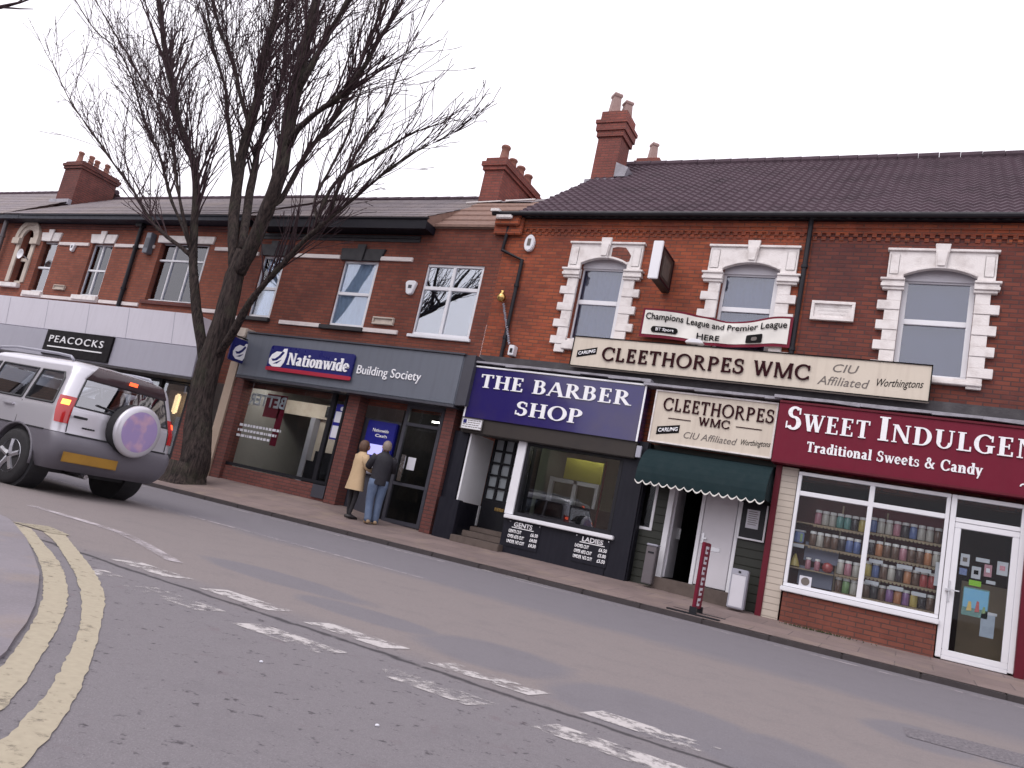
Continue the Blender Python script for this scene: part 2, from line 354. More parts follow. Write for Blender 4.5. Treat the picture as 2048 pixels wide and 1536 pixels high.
M['brass'] = paint('brass', (.62,.42,.16), .25, .2, metal=1)
M['p_white'] = paint('white_fascia', (.58,.56,.63), .5, .3, (.43,.41,.46), 1.5, streak=True)
M['p_grey'] = paint('grey_lower_fascia', (.35,.345,.41), .5, .25, (.26,.255,.30), 1.5, streak=True)
M['p_black'] = paint('black_sign', (.008,.006,.008), .6, .1, spec=.15)
def bark():
    mt, nt, b = mat_new('bark'); co = objco(nt)
    mp = nt.nodes.new('ShaderNodeMapping'); mp.inputs['Scale'].default_value = (22, 22, 3.2); nt.links.new(co, mp.inputs[0])
    fis = noise(nt, mp.outputs[0], 1.0, 6, .7); pat = noise(nt, co, 2.2, 5, .65)
    c = mix(nt, ramp(nt, fis, .38, .62), (.016,.013,.014), (.072,.054,.050))
    c = mix(nt, mth(nt, 'MULTIPLY', ramp(nt, pat, .5, .7), .55), c, (.058,.060,.042))        # greenish algae and lichen
    nt.links.new(c, b.inputs['Base Color']); b.inputs['Roughness'].default_value = .95; b.inputs['Specular IOR Level'].default_value = .15
    bump(nt, fis, b, 1.0, .05); return mt
M['bark'] = bark()
M['twig'] = paint('twig_bark', (.052,.032,.037), .9, .4, (.028,.018,.022), 7, spec=.2)
M['paper'] = paint('paper', (.6,.6,.66), .7, .1)
M['yellow_poster'] = paint('yellow_poster', (.40,.37,.05), .6, .1)
M['orange'] = paint('orange_poster', (.55,.22,.02), .6, .1)
# ------------------------------------------------------------------ setting: ground, road, kerb, pavements
def zb(x):                      # height of the ground at the foot of the shop fronts
    P = ((-60,.46),(-14.5,.43),(-11,.41),(-9.8,.29),(-8.4,.255),(-6.8,.25),(-4,.235),(-2.2,.19),(2,.19),(60,.19))
    for (a, za), (b, zc) in zip(P, P[1:]):
        if a <= x <= b: return za+(zc-za)*(x-a)/(b-a)
    return .19
KY = 11.35
def zp(x, y): return .072+(zb(x)-.072)*max(0, min(1, (y-KY-.13)/(13.85-KY-.13)))
struct(MB().face([(-400,-400,-.06),(400,-400,-.06),(400,400,-.06),(-400,400,-.06)]).build('ground', M['slab']))
struct(MB().face([(-120,-60,0),(60,-60,0),(60,KY,0),(-120,KY,0)]).build('road', M['asphalt']))
xs = [-120,-60,-30,-20,-17]+[-16+.5*i for i in range(41)]+[10,30,60]
struct(MB().grid([[(x, y, zp(x,y)) for x in xs] for y in (KY+.13, 11.9, 12.4, 12.9, 13.4, 13.85, 14.6)]).build('pavement', M['slab'], smooth=True))
kb = MB(); x = -60.0; random.seed(4)
while x < 30:
    L = .9; dz = random.uniform(-.004,.004); dy = random.uniform(-.004,.004)
    kb.prism([(x,-.05),(x+L-.003,-.05),(x+L-.003,.068+dz),(x,.068+dz)], KY+dy, KY+.128); x += L
struct(kb.build('kerb', M['kerb'], bevel=.012))
edge = [(-60,4.2),(-9,4.2),(-6.9,4.1),(-6.32,3.95),(-6.02,3.82),(-5.38,3.52),(-4.71,3.16),(-4.17,2.86),(-3.78,2.61),(-3.42,2.37),(-3.12,2.15),(-2.9,1.97),(-2.73,1.84),(-2.5,1.62),(-2.2,1.3),(-2.0,.6),(-1.95,-40)]
mb = MB(); mb.face([(a,b,.016) for a, b in reversed(edge)]+[(-60,-40,.016)])
for (a,b),(c,d) in zip(edge, edge[1:]): mb.face([(a,b,.016),(c,d,.016),(c,d,-.03),(a,b,-.03)])
struct(mb.build('near_pavement', M['near_pave']))
def ribbon(name, left, right, mat, z=.004):
    def resample(P, n):
        L = [0]
        for a, b in zip(P, P[1:]): L.append(L[-1]+math.dist(a,b))
        out = []
        for i in range(n):
            t = L[-1]*i/(n-1); k = max(j for j in range(len(L)-1) if L[j] <= t+1e-9); u = (t-L[k])/max(L[k+1]-L[k],1e-9)
            out.append((P[k][0]+(P[k+1][0]-P[k][0])*u, P[k][1]+(P[k+1][1]-P[k][1])*u))
        return out
    rj = random.Random(len(left)*7+int(left[0][0]*10)); jit = lambda P: [(p[0]+rj.uniform(-.005,.005), p[1]+rj.uniform(-.005,.005)) for p in P]
    a, b = jit(resample(left, 130)), jit(resample(right, 130))
    return struct(MB().grid([[(p[0],p[1],z) for p in a],[(p[0],p[1],z) for p in b]]).build(name, mat))
def smooth(P, k=2):
    for _ in range(k):
        Q = [P[0]]
        for a, b in zip(P, P[1:]): Q += [(a[0]*.75+b[0]*.25, a[1]*.75+b[1]*.25), (a[0]*.25+b[0]*.75, a[1]*.25+b[1]*.75)]
        P = Q+[P[-1]]
    return P
ribbon('yellow_line', smooth([(-6.25,3.91),(-5.69,3.67),(-4.97,3.33),(-4.33,2.98),(-3.95,2.75),(-3.55,2.49),(-3.23,2.26),(-2.92,2.02),(-2.69,1.83),(-2.45,1.62),(-2.1,1.25),(-1.9,.8)]),
       smooth([(-5.95,3.91),(-5.14,3.52),(-4.52,3.22),(-4.01,2.92),(-3.59,2.65),(-3.25,2.4),(-3.0,2.2),(-2.73,1.98),(-2.45,1.75),(-2.2,1.53),(-1.95,1.22),(-1.78,.8)]), M['yellow'])
ribbon('yellow_line', smooth([(-5.85,3.94),(-5.48,3.79),(-4.78,3.42),(-4.16,3.08),(-3.63,2.75),(-3.22,2.47),(-2.89,2.22),(-2.63,2.0),(-2.4,1.81),(-2.19,1.61),(-1.98,1.4),(-1.72,1.0)]),
       smooth([(-5.95,4.17),(-5.37,3.86),(-4.68,3.5),(-4.13,3.2),(-3.64,2.89),(-3.28,2.62),(-2.93,2.35),(-2.59,2.07),(-2.32,1.85),(-2.08,1.63),(-1.83,1.38),(-1.58,1.0)]), M['yellow'])
ribbon('yellow_line', [(-6.25,3.93),(-5.8,3.96)], [(-6.18,4.2),(-5.75,4.1)], M['yellow'], .0065)
random.seed(2)
for i in range(8):              # give-way marks across the mouth of the side road
    for y, ph in ((3.23, -4.82), (3.78, -4.80)):
        a = ph+i*.88; b = a+.56
        if i == 0 and y < 3.5: a = -4.42
        struct(MB().face([(a-.02,y,.0025),(b+random.uniform(-.04,.04),y+random.uniform(-.01,.01),.0025),(b+.06,y+.2,.0025),(a+.03,y+.2,.0025)]).build('give_way_mark', M['white_road']))
struct(MB().face([(.12,6.08,.003),(.62,6.12,.003),(1.5,6.35,.003),(1.5,6.95,.003),(.45,6.72,.003),(.1,6.5,.003)]).build('road_patch', M['patch']))
ribbon('worn_white_line', smooth([(-7.6,4.86),(-6.47,4.9),(-5.83,4.72),(-4.9,4.32)]), smooth([(-7.6,4.98),(-6.4,5.02),(-5.75,4.82),(-4.8,4.4)]), M['white_thin'])
ribbon('worn_white_line', [(-30,7.72),(-4.7,7.72)], [(-30,7.8),(-4.7,7.8)], M['white_thin'])
ribbon('kerbside_line', [(-40,10.8),(3,10.8)], [(-40,10.9),(3,10.9)], M['white_thin'])
ribbon('kerbside_line', [(-5.9,11.22),(-4.9,11.22)], [(-5.9,11.32),(-4.6,11.31)], M['white_road'])

# ------------------------------------------------------------------ buildings
YW = 14.0
def sash(bld, X0, X1, Z0, Z1, zm, y, frame, pane, back, cols=1, fw=.06, mullfrac=None, curtain_gap=.10, lights=None):
    """one window: frame mesh with its panes, its lining cloth as sub-parts"""
    x0, x1, z0, z1 = fx(X0,y), fx(X1,y), fz(Z0,y), fz(Z1,y); zm = fz(zm, y) if zm else None
    mb = MB(); d = .07
    mb.box(x0,x1,y,y+d,z1-fw,z1).box(x0,x1,y,y+d,z0,z0+fw).box(x0,x0+fw,y+.001,y+d-.001,z0+fw,z1-fw).box(x1-fw,x1,y+.001,y+d-.001,z0+fw,z1-fw)
    if zm: mb.box(x0+fw,x1-fw,y-.004,y+d,zm-fw*.55,zm+fw*.55)
    for k in range(1, cols):
        xm = x0+(x1-x0)*k/cols if not mullfrac else x0+(x1-x0)*mullfrac[k-1]
        mb.box(xm-fw*.5,xm+fw*.5,y-.002,y+d-.003,z0+fw,z1-fw)
    f = mb.build('window', frame, bld, bevel=.006)
    MB().box(x0+fw*.5,x1-fw*.5,y+.035,y+.041,z0+fw*.5,z1-fw*.5).build('pane', pane, f)
    yb = y+.05+curtain_gap
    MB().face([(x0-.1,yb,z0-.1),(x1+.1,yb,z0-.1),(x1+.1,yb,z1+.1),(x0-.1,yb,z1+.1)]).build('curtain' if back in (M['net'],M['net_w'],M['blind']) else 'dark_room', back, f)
    return f
def surround(bld, cx, hw, hin, zbot, zi, ztop, zarch, quoin=True, fbot=None):
    """moulded white surround: arched head, keystone, capitals, toothed jambs"""
    y0, y1 = YW-.075, YW+.001; mb = MB()
    n = 10; arch = [(cx-hin+2*hin*i/n, zarch-.13*(2*i/n-1)**2) for i in range(n+1)]
    mb.prism([(cx-hw,zi),(cx-hin,zi)]+arch+[(cx+hin,zi),(cx+hw,zi),(cx+hw,ztop),(cx-hw,ztop)], y0, y1)      # head cut by the arch
    for sgn in (-1, 1): mb.box(cx+sgn*(hin+.09),cx+sgn*(hw-.03),y0-.012,y0-.001,zi+.08,ztop-.06)
    mb.box(cx-hw-.03,cx+hw+.03,y0-.04,y1,ztop+.001,ztop+.045)                      # drip mould
    mb.prism([(a,b+.001) for a, b in arch]+[(a,b+.045) for a, b in reversed(arch)], y0-.025, y0-.001)
    mb.prism([(cx-.07,zarch-.02),(cx+.07,zarch-.02),(cx+.115,ztop+.12),(cx-.115,ztop+.12)], y0-.075, y0-.026)   # keystone
    mb.prism([(cx-.055,zarch+.02),(cx+.055,zarch+.02),(cx+.085,ztop-.02),(cx-.085,ztop-.02)], y0-.10, y0-.076)
    for sgn in (-1, 1):
        a, b = cx+sgn*(hin-.03), cx+sgn*(hw+.075)
        for k, (u, v) in enumerate(((.0,.05),(.05,.11),(.11,.16),(.16,.20))):       # capital
            e = (0,.03,.015,.045)[k]; mb.box(a,b+sgn*(e-.03),y0-.02-e,y1,zi-.2+u+.001,zi-.2+v)
        z = zi-.2; k = 0; rnd = random.Random(int(cx*10)+sgn)
        while z > zbot+.02:                                                      # toothed jamb
            h = min(.19 if k % 2 == 0 else .165, z-zbot); out = hin+.225 if k % 2 == 0 else hin+.345
            out += rnd.uniform(-.012,.012)
            mb.box(cx+sgn*hin, cx+sgn*out, y0+(.012 if k % 2 == 0 else 0), y1, z-h+.004, z); z -= h; k += 1
    return mb.build('window_surround', M['stone'], bld, bevel=.012)

# --- the club's house: orange brick, tiled roof
club = thing('brick_shop_house', (-3.0, 14.0, .2), 'orange brick house with purple tiled roof and white stone window surrounds above three shops', 'building', 'houses of the shopping terrace')
XL, XR = -8.43, 9.0
wins = [(-6.01,.78,.50,4.32),(-3.09,.80,.52,4.32),(-.01,.80,.54,4.32)]
holes = [(c-hi, c+hi, 4.45, 6.4) for c, hw, hi, zz in wins]
XP = -2.10                       # the downpipe stands on the joint between two ages of brickwork
MB().wall(XP, XR, 2.5, 7.33, YW+.002, holes[2:], .22).build('wall', M['brick_r2'], club)
mb = MB().wall(XL, XP, 2.5, 7.33, YW, holes[:2], .22)
mb.face([(XL,YW,.2),(XL,22,.2),(XL,22,7.2),(XL,YW,7.2)]).face([(XR,YW,.2),(XR,22,.2),(XR,22,7.2),(XR,YW,7.2)])
GY, RY, RZ, GZ = 13.80, 19.0, 11.14, 7.27
kk = (RZ-GZ)/(RY-GY)
for xg in (XL+.04, XR-.04): mb.face([(xg,YW+.02,7.2),(xg,24,7.2),(xg,RY,RZ-.12)])
mb.build('wall', M['brick_r'], club)
mb = MB()                                                                        # corbelled eaves course
mb.box(XL-.001,XR,YW-.05,YW-.003,7.08,7.2).box(XL-.001,XR,YW-.03,YW-.003,6.99,7.079)
x = XL+.1
while x < XR: mb.box(x,x+.075,YW-.028,YW-.002,6.93,6.989).box(x+.07,x+.145,YW-.016,YW-.0021,6.86,6.925); x += .15
mb.build('eaves_course', M['brick_r'], club)
MB().box(XL-.28,XL+.42,YW-.13,YW-.07,6.82,7.26).box(XL-.24,XL+.36,YW-.22,YW-.131,7.0,7.26).build('corner_corbel', M['brick_r'], club, bevel=.02)
MB().box(XL-.2,XL+.2,YW-.30,YW-.221,7.12,7.27).build('corner_cap', M['stone'], club, bevel=.02)
mb = MB()                                                                        # pantiles, course by course
NC, VX = 24, XL+.25
for r in range(NC):
    ya, yb = GY+(RY-GY)*r/NC, GY+(RY-GY)*(r+1)/NC+.05
    row0, row1, row2 = [], [], []
    x = VX; i = 0
    while x < XR+.2:
        ph = (i % 4)/4; wv = .022*math.sin(ph*math.pi*2)
        lift = .05
        row0.append((x, ya, GZ+kk*(ya-GY)+wv-.01)); row1.append((x, ya, GZ+kk*(ya-GY)+wv+lift)); row2.append((x, yb, GZ+kk*(yb-GY)+wv*.8+.004)); x += .05; i += 1
    mb.grid([row0, row1, row2])
roof = mb.build('roof', M['tile'], club, fix=False)
mb = MB(); x = VX-.06
while x < XR: mb.tube([(x,RY,RZ+.0),(x+.43,RY,RZ+.012)], .13, 10); x += .44
mb.build('ridge_tile', M['tile'], roof)
MB().face([(VX,24,7.4),(XR,24,7.4),(XR,RY,RZ),(VX,RY,RZ)]).build('rear_slope', M['tile'], roof)
mb = MB()
for i in range(11):             # verge mortar under the gable edge
    ya = GY+(RY-GY)*i/11; yb = GY+(RY-GY)*(i+1)/11; mb.prism([(VX-.06,GZ+kk*(ya-GY)-.1),(VX+.02,GZ+kk*(ya-GY)-.1),(VX+.02,GZ+kk*(ya-GY)+.05),(VX-.06,GZ+kk*(ya-GY)+.05)], ya, yb-.004)
mb.build('verge', M['tile'], roof)
g = MB().tube([(XL-.3,GY-.07,GZ-.03),(XR,GY-.07,GZ-.03)], .05, 10).box(XL-.2,XR,GY+.06,YW-.06,GZ-.06,GZ-.02).build('gutter', M['gutter'], club)
MB().box(XL-.32,XL-.12,GY-.16,GY-.03,GZ-.01,GZ+.05).build('gutter_end', M['stone'], g)
def pipe(name, bld, pts, r=.04, mat='gutter'):
    mb = MB().tube(pts, r, 10)
    for a, b in zip(pts, pts[1:]):
        a, b = Vector(a), Vector(b); n = int((b-a).length/1.1)
        for k in range(n): p = a+(b-a)*((k+.5)/n); mb.tube([p-Vector((0,0,.03)), p+Vector((0,0,.03))], r*1.35, 10)
    return mb.build(name, M[mat], bld, smooth=False)
pipe('drainpipe', club, [(-2.16,YW-.16,7.34),(-2.16,YW-.07,7.1),(-2.17,YW-.07,4.0)], .045)
pipe('drainpipe', club, [(-8.32,YW-.2,7.25),(-8.36,YW-.1,7.0),(-8.41,YW-.07,6.47),(-7.88,YW-.07,6.26),(-7.88,YW-.07,3.95)], .042)
for (c, hw, hi, zz), zs0, zm in zip(wins, (4.62,4.62,4.5), (5.43,5.46,5.43)):
    sr = surround(club, c, hw, hi, 4.33, 6.12+ (0 if c < -4 else .04), 6.66, 6.36)
    f = sash(club, c-hi-.0, c+hi-.0, zs0-.04, 6.20, zm, YW+.13, M['upvc'], M['glass_up'], M['net'] if c < -1 else M['blind'], fw=.085)
    MB().box(c-hi-.06,c+hi+.22,YW-.10,YW+.13,4.40,zs0-.045).box(c-hi+.02,c+hi+.12,YW-.06,YW+.13,zs0-.044,zs0+.01).build('sill', M['stone'], f, bevel=.01)
    MB().box(c-hi-.05,c+hi+.05,YW+.09,YW+.22,6.19,6.5).build('head_board', M['upvc_grey'], f)
    if c < -5:                  # render fallen off the right half of the head
        MB().fprism([(c+.10,6.40),(c+.10,6.62),(c+.20,6.64),(c+.38,6.63),(c+.46,6.54),(c+.52,6.46),(c+.50,6.34),(c+.38,6.30),(c+.2,6.37)], YW-.082, YW-.074).build('exposed_brick', M['brick_new'], sr)
def stack(bld, x0, x1, y0, y1, zbase, ztop, name='chimney', mat='brick_c', steps=((.0,.30,.0),(.05,.12,.05),(.08,.10,.10),(.05,.12,.05))):
    """square brick stack with an oversailing head"""
    mb = MB(); z = zbase; body = ztop-sum(s[1] for s in steps[1:])
    mb.box(x0,x1,y0,y1,zbase,body); z = body+.001
    for o, h, oo in steps[1:]:
        mb.box(x0-oo,x1+oo,y0-oo,y1+oo,z,z+h-.001); z += h
    return mb.build(name, M[mat], bld)
def pot(ch, x, y, z, h, r=.11, mat='pot', square=False):
    n = 4 if square else 14
    o = MB().lathe((x,y,z), [(r*1.25,0),(r*1.25,h*.08),(r*1.05,h*.12),(r*.82,h*.8),(r*1.0,h*.85),(r*1.05,h*.93),(r*.9,h),(r*.6,h),(r*.6,h*.7)], n).build('chimney_pot', M[mat], ch, smooth=not square)
    return o
ch = stack(club, -8.33, -7.68, 17.35, 18.0, 8.6, 11.85, steps=((0,0,0),(0,.16,.05),(0,.20,.09),(0,.10,.12),(0,.28,.03)))
for px_, py_ in ((-8.13,17.55),(-7.88,17.8)): pot(ch, px_, py_, 11.85, .62-.1*(py_>17.7), .17, 'pot_buff', True)
MB().box(-8.43,-7.6,17.22,17.34,9.68,9.85).prism([(-7.67,9.95),(-7.38,9.95),(-7.32,10.2),(-7.67,10.35)], 17.3, 18.05).build('flashing', M['lead'], ch)
ch = stack(club, -8.25, -7.55, 20.0, 20.7, 9, 11.95, steps=((0,0,0),(0,.1,.05),(0,.1,0)))
pot(ch, -7.85, 20.2, 11.95, .55, .15, 'pot_buff', True)
# stone plaques and the rest of the front
def plaque(bld, X0, X1, Z0, Z1, y=YW, mat='stone', rim=.05):
    mb = MB(); x0, x1 = X0, X1
    mb.box(x0,x1,y-.07,y+.0,Z1-rim,Z1).box(x0,x1,y-.07,y,Z0,Z0+rim).box(x0,x0+rim,y-.069,y,Z0+rim,Z1-rim).box(x1-rim,x1,y-.069,y,Z0+rim,Z1-rim).box(x0+rim,x1-rim,y-.03,y,Z0+rim,Z1-rim)
    if Z1-Z0 > .25:
        rnd = random.Random(3)
        for r in range(3):
            a = x0+rim+.05+.02*r
            while a < x1-rim-.09: l = rnd.uniform(.02,.07); mb.box(a,a+l,y-.034,y-.0301,Z1-rim-.06-r*.065,Z1-rim-.035-r*.065); a += l+.012
    return mb.build('date_stone', M[mat], bld, bevel=.008)
plaque(club, -1.95, -1.24, 5.35, 5.70)
MB().fbox(-8.43,1.9,3.86,4.12,13.86,13.995).build('shopfront_cornice', M['lead_dark'], club)
mb = MB()
for X0, X1, Z, y in ((-8.5,-4.62,3.93,13.5),(-4.75,-2.2,3.86,13.48),(-2.35,2.6,3.90,13.42)):
    x = fx(X0,y); rnd = random.Random(int(X0*7))
    while x < fx(X1,y): L = rnd.uniform(.3,.7); mb.prism([(x,fz(Z,y)+rnd.uniform(-.015,.015)),(min(x+L,fx(X1,y)),fz(Z,y)+rnd.uniform(-.015,.015)),(min(x+L,fx(X1,y)),fz(Z,y)+.05),(x,fz(Z,y)+.05)], y, 13.85); x += L+.002
mb.build('lead_flashing', M['lead'], club)

# --- the bank's house and the clothes shop's house
def lintel(bld, X0, X1, X2, X3, Z0, Z1, mat, key=True, name='lintel', y=YW-.05):
    mb = MB().prism([(X0,Z0),(X1,Z0),(X3,Z1),(X2,Z1)], y, YW+.02)
    if key:
        c = (X0+X1)/2; mb.prism([(c-.09,Z0-.03),(c+.09,Z0-.03),(c+.13,Z1+.09),(c-.13,Z1+.09)], y-.04, y-.001)
    return mb.build(name, M[mat], bld, bevel=.008)
bank = thing('brick_shop_house', (-12.2, 14.0, .4), 'dark red brick house with black window heads above the grey building society front', 'building', 'houses of the shopping terrace')
shop = thing('brick_shop_house', (-21.4, 14.0, .5), 'red brick house with white keystone window heads above the white clothes shop canopy', 'building', 'houses of the shopping terrace')
XB = -16.15
bh = [(-15.45,-14.68,4.5,6.16),(-12.76,-11.70,4.46,6.12),(-10.31,-8.80,4.42,6.12)]
mb = MB().wall(XB, XL-.002, 2.7, 7.0, YW, bh, .2); MB().wall(XB, -10.62, 7.001, 7.2, YW+.02, [], 0).build('eaves_wall', M['brick_l'], bank)
mb.build('wall', M['brick_l'], bank)
MB().face([(-10.31,13.6,6.98),(-10.31,17,6.98),(-10.31,17,9.17),(-10.31,13.6,7.09)]).build('gable', M['tile_old'], bank)
sh = [(-26.2,-25.62,4.86,6.75),(-25.08,-24.30,4.68,6.36),(-22.58,-21.60,4.68,6.34),(-19.52,-17.54,4.70,6.42)]
mb = MB().wall(-29.6, XB-.002, 2.6, 7.2, YW+.001, sh, .2); mb.build('wall', M['brick_far'], shop)
# roofs, eaves
def slope(bld, x0, x1, yg, zg, yr, zr, mat, name='roof'):
    mb = MB(); n = 11
    for r in range(n):
        ya, yb = yg+(yr-yg)*r/n, yg+(yr-yg)*(r+1)/n; za, zc = zg+(zr-zg)*r/n, zg+(zr-zg)*(r+1)/n
        mb.face([(x0,ya,za+.015),(x1,ya,za+.015),(x1,yb+.02,zc+.008),(x0,yb+.02,zc+.008)]); mb.face([(x0,ya,za-.01),(x1,ya,za-.01),(x1,ya,za+.015),(x0,ya,za+.015)])
    mb.face([(x0,yr,zr),(x1,yr,zr),(x1,yr+4,zr-2.4),(x0,yr+4,zr-2.4)])
    o = mb.build(name, mat, bld); t = MB(); x = x0
    while x < x1-.2: t.tube([(x,yr,zr-.02),(x+.42,yr,zr-.008)], .10, 8); x += .43
    t.build('ridge_tile', M['tile'], o); return o
rb = slope(bank, XB, -10.3, 13.56, 7.08, 17.0, 9.18, M['slate'])
MB().face([(-10.32,15.2,8.22),(-8.7,15.2,8.22),(-8.7,17.0,9.18),(-10.32,17.0,9.18)]).face([(-8.7,15.2,8.22),(-8.7,17,9.18),(-8.7,17,7.5),(-8.7,15.2,7.5)]).build('upper_slope', M['slate'], rb)
MB().prism([(-10.5,8.20),(-9.55,8.24),(-9.5,8.27),(-10.5,8.23)], 15.2, 15.25).prism([(-9.4,8.24),(-8.62,8.28),(-8.6,8.31),(-9.4,8.28)], 15.2, 15.25).build('flashing', M['stone'], rb)
mb = MB()                       # low parapet with an old tiled slope behind it
for r in range(5):
    ya, yb = 13.9+.28*r, 13.9+.28*(r+1); za, zc = 7.02+.25*r, 7.02+.25*(r+1)
    mb.face([(-10.6+.1*r,ya,za+.03),(XL-.03,ya,za+.03),(XL-.03,yb+.02,zc+.005),(-10.5+.1*r,yb+.02,zc+.005)]); mb.face([(-10.6+.1*r,ya,za-.03),(XL-.03,ya,za-.03),(XL-.03,ya,za+.03),(-10.6+.1*r,ya,za+.03)])
mb.build('tiled_slope', M['tile_old'], bank)
MB().box(-10.62,XL-.01,YW-.05,YW+.1,6.97,7.03).build('coping', M['tile_old'], bank)
MB().fbox(-16.0,-10.62,6.98,7.26,13.6,13.99).fbox(-16.0,-10.60,7.235,7.265,13.56,13.599).build('eaves_board', M['fascia_b'], bank)
MB().box(XB,-10.66,YW-.05,YW-.001,6.70,6.77).box(XB,-10.66,YW-.025,YW-.001,6.62,6.69).build('eaves_course', M['black_stone'], bank)
rs = slope(shop, -26.9, XB-.004, 13.56, 7.11, 17.0, 9.27, M['slate'])
MB().fbox(-26.9,-16.6,7.13,7.285,13.6,13.99).fbox(-26.9,-16.5,7.27,7.295,13.56,13.599).build('eaves_board', M['fascia_l'], shop)
MB().box(-26.9,XB-.1,YW-.04,YW,6.86,6.93).box(-26.9,XB-.1,YW-.02,YW,6.78,6.85).build('eaves_course', M['brick_p'], shop)
# windows
def st(bld, segs, z0, z1): 
    for a, b in segs: MB().box(a,b,YW-.045,YW+.01,z0,z1).build('string_course', M['string'], bld, bevel=.006)
st(bank, [(-16.1,-15.62)], 6.14, 6.24); st(bank, [(-14.55,-12.9)], 6.14, 6.24); st(bank, [(-11.66,-10.74)], 6.14, 6.24); st(bank, [(-16.1,-15.62),(-14.3,-12.97),(-11.68,-10.68)], 4.38, 4.48)
st(shop, [(-24.2,-22.72),(-21.5,-19.75),(-17.28,-16.2)], 6.24, 6.34); st(shop, [(-25.3,-21.52),(-21.45,-19.7),(-17.3,-16.5)], 4.50, 4.60)
for (a, b, c, d), zm, fr, back in ((bh[0],5.28,'upvc','net_w'),(bh[1],5.28,'upvc','net_w')):
    f = sash(bank, a-.0, b-.0, c, d, zm, YW+.05, M[fr], M['glass_pale'], M[back], fw=.07, curtain_gap=.03)
    MB().box(a-.2,b+.04,YW-.09,YW+.11,c-.1,c).build('sill', M['black_stone'], f, bevel=.008)
    lintel(bank, a-.09, b+.03, a-.14, b+.14, d, d+.30, 'black_stone')
f = sash(bank, bh[2][0]-.02, bh[2][1]+.02, bh[2][2], bh[2][3], 5.54, YW+.04, M['upvc'], M['glass_mirror'], M['dark_room'], cols=2, fw=.075)
MB().box(bh[2][0]-.08,bh[2][1]+.06,YW-.06,YW+.04,bh[2][2]-.06,bh[2][2]+.01).build('sill', M['upvc'], f, bevel=.008)
for (a, b, c, d), back in ((sh[1],'net'),(sh[2],'dark_room')):
    f = sash(shop, a+.10, b+.04, c, d-.02, 5.48, YW+.09, M['upvc'], M['glass_mirror'] if back == 'net' else M['glass_up'], M[back], cols=2 if back == 'dark_room' else 1, fw=.055)
    MB().box(a-.12,b+.06,YW-.10,YW+.14,c-.14,c+.0).build('sill', M['stone'], f, bevel=.008)
    lintel(shop, a-.06, b+.05, a-.14, b+.12, d, d+.28, 'stone')
f = sash(shop, sh[3][0]+.02, sh[3][1]-.02, sh[3][2], sh[3][3], 5.90, YW+.10, M['upvc'], M['glass_up'], M['net_w'], cols=3, mullfrac=(.33,.70), fw=.05)
lintel(shop, sh[3][0]-.12, sh[3][1]+.14, sh[3][0]-.14, sh[3][1]+.16, 6.42, 6.63, 'stone', False)
MB().box(sh[3][0]-.1,sh[3][1]+.1,YW-.08,YW+.1,4.60,4.70).build('sill', M['brick_p'], f)
# arched window
cx, r = -25.92, .42
mb = MB(); n = 12
for i in range(n):
    a0, a1 = math.pi*i/n, math.pi*(i+1)/n
    for ra, rb_, yy in ((r*.72, r*1.08, YW-.05), (r*1.09, r*1.5, YW-.09)):
        mb.prism([(cx+ra*math.cos(a0),6.42+ra*math.sin(a0)),(cx+rb_*math.cos(a0),6.42+rb_*math.sin(a0)),(cx+rb_*math.cos(a1),6.42+rb_*math.sin(a1)),(cx+ra*math.cos(a1),6.42+ra*math.sin(a1))], yy, YW+.02)
for s in (-1, 1):
    mb.box(cx+s*.30,cx+s*.68,YW-.12,YW+.02,6.22,6.42); mb.box(cx+s*.30,cx+s*.50,YW-.04,YW+.02,4.95,6.219)
arch = mb.build('arched_surround', M['stone_old'], shop, bevel=.006)
f = sash(shop, -26.24, -25.58, 4.9, 6.8, 5.7, YW+.13, M['stone_old'], M['glass_up'], M['net'], fw=.1)
MB().box(cx-.62,cx+.36,YW-.12,YW+.13,4.76,4.90).build('sill', M['stone'], f, bevel=.01)
plaque(shop, -23.75, -23.2, 4.80, 4.95, mat='stone_old', rim=.03); plaque(bank, -11.44, -10.84, 4.58, 4.76, mat='stone_old', rim=.04)
pipe('drainpipe', shop, [(-20.47,YW-.3,7.1),(-20.47,YW-.08,6.85),(-20.45,YW-.08,4.35)], .06)
MB().box(-20.6,-20.34,YW-.2,YW-.02,6.85,7.08).build('hopper', M['gutter'], shop)
pipe('drainpipe', shop, [(-27.1,YW-.2,7.1),(-27.15,YW-.08,4.4)], .07, 'grey_bin')
ch = stack(bank, -10.4, -9.85, 15.55, 17.6, 7.3, 9.6, steps=((0,0,0),(0,.1,.05),(0,.12,.09),(0,.12,.02)))
for k in range(4): pot(ch, -10.12, 15.85+.47*k, 9.6, (.48,.36,.4,.4)[k], .12)
ch = stack(shop, -27.9, -26.95, 15.5, 16.9, 7.8, 10.0, steps=((0,0,0),(0,.1,.05),(0,.10,.09),(0,.08,.03)), mat='brick_p')
for k in range(4): pot(ch, -27.55+.14*(k%2), 15.68+.32*k, 10.0, .46, .10)
MB().box(-28.0,-26.9,15.36,15.49,8.3,8.5).build('flashing', M['lead'], ch)
# far house at the left edge
far = thing('brick_shop_house', (-33.5, 14.0, .5), 'plain brick house with dark roof at the far left end of the terrace', 'building', 'houses of the shopping terrace')
MB().wall(-42, -29.61, .3, 7.2, YW+.01, [], .2).build('wall', M['brick_far'], far)
slope(far, -42, -26.95, 13.56, 7.11, 17.0, 9.55, M['slate'])
MB().fbox(-42,-26.92,7.13,7.29,13.6,13.99).build('eaves_board', M['fascia_l'], far)
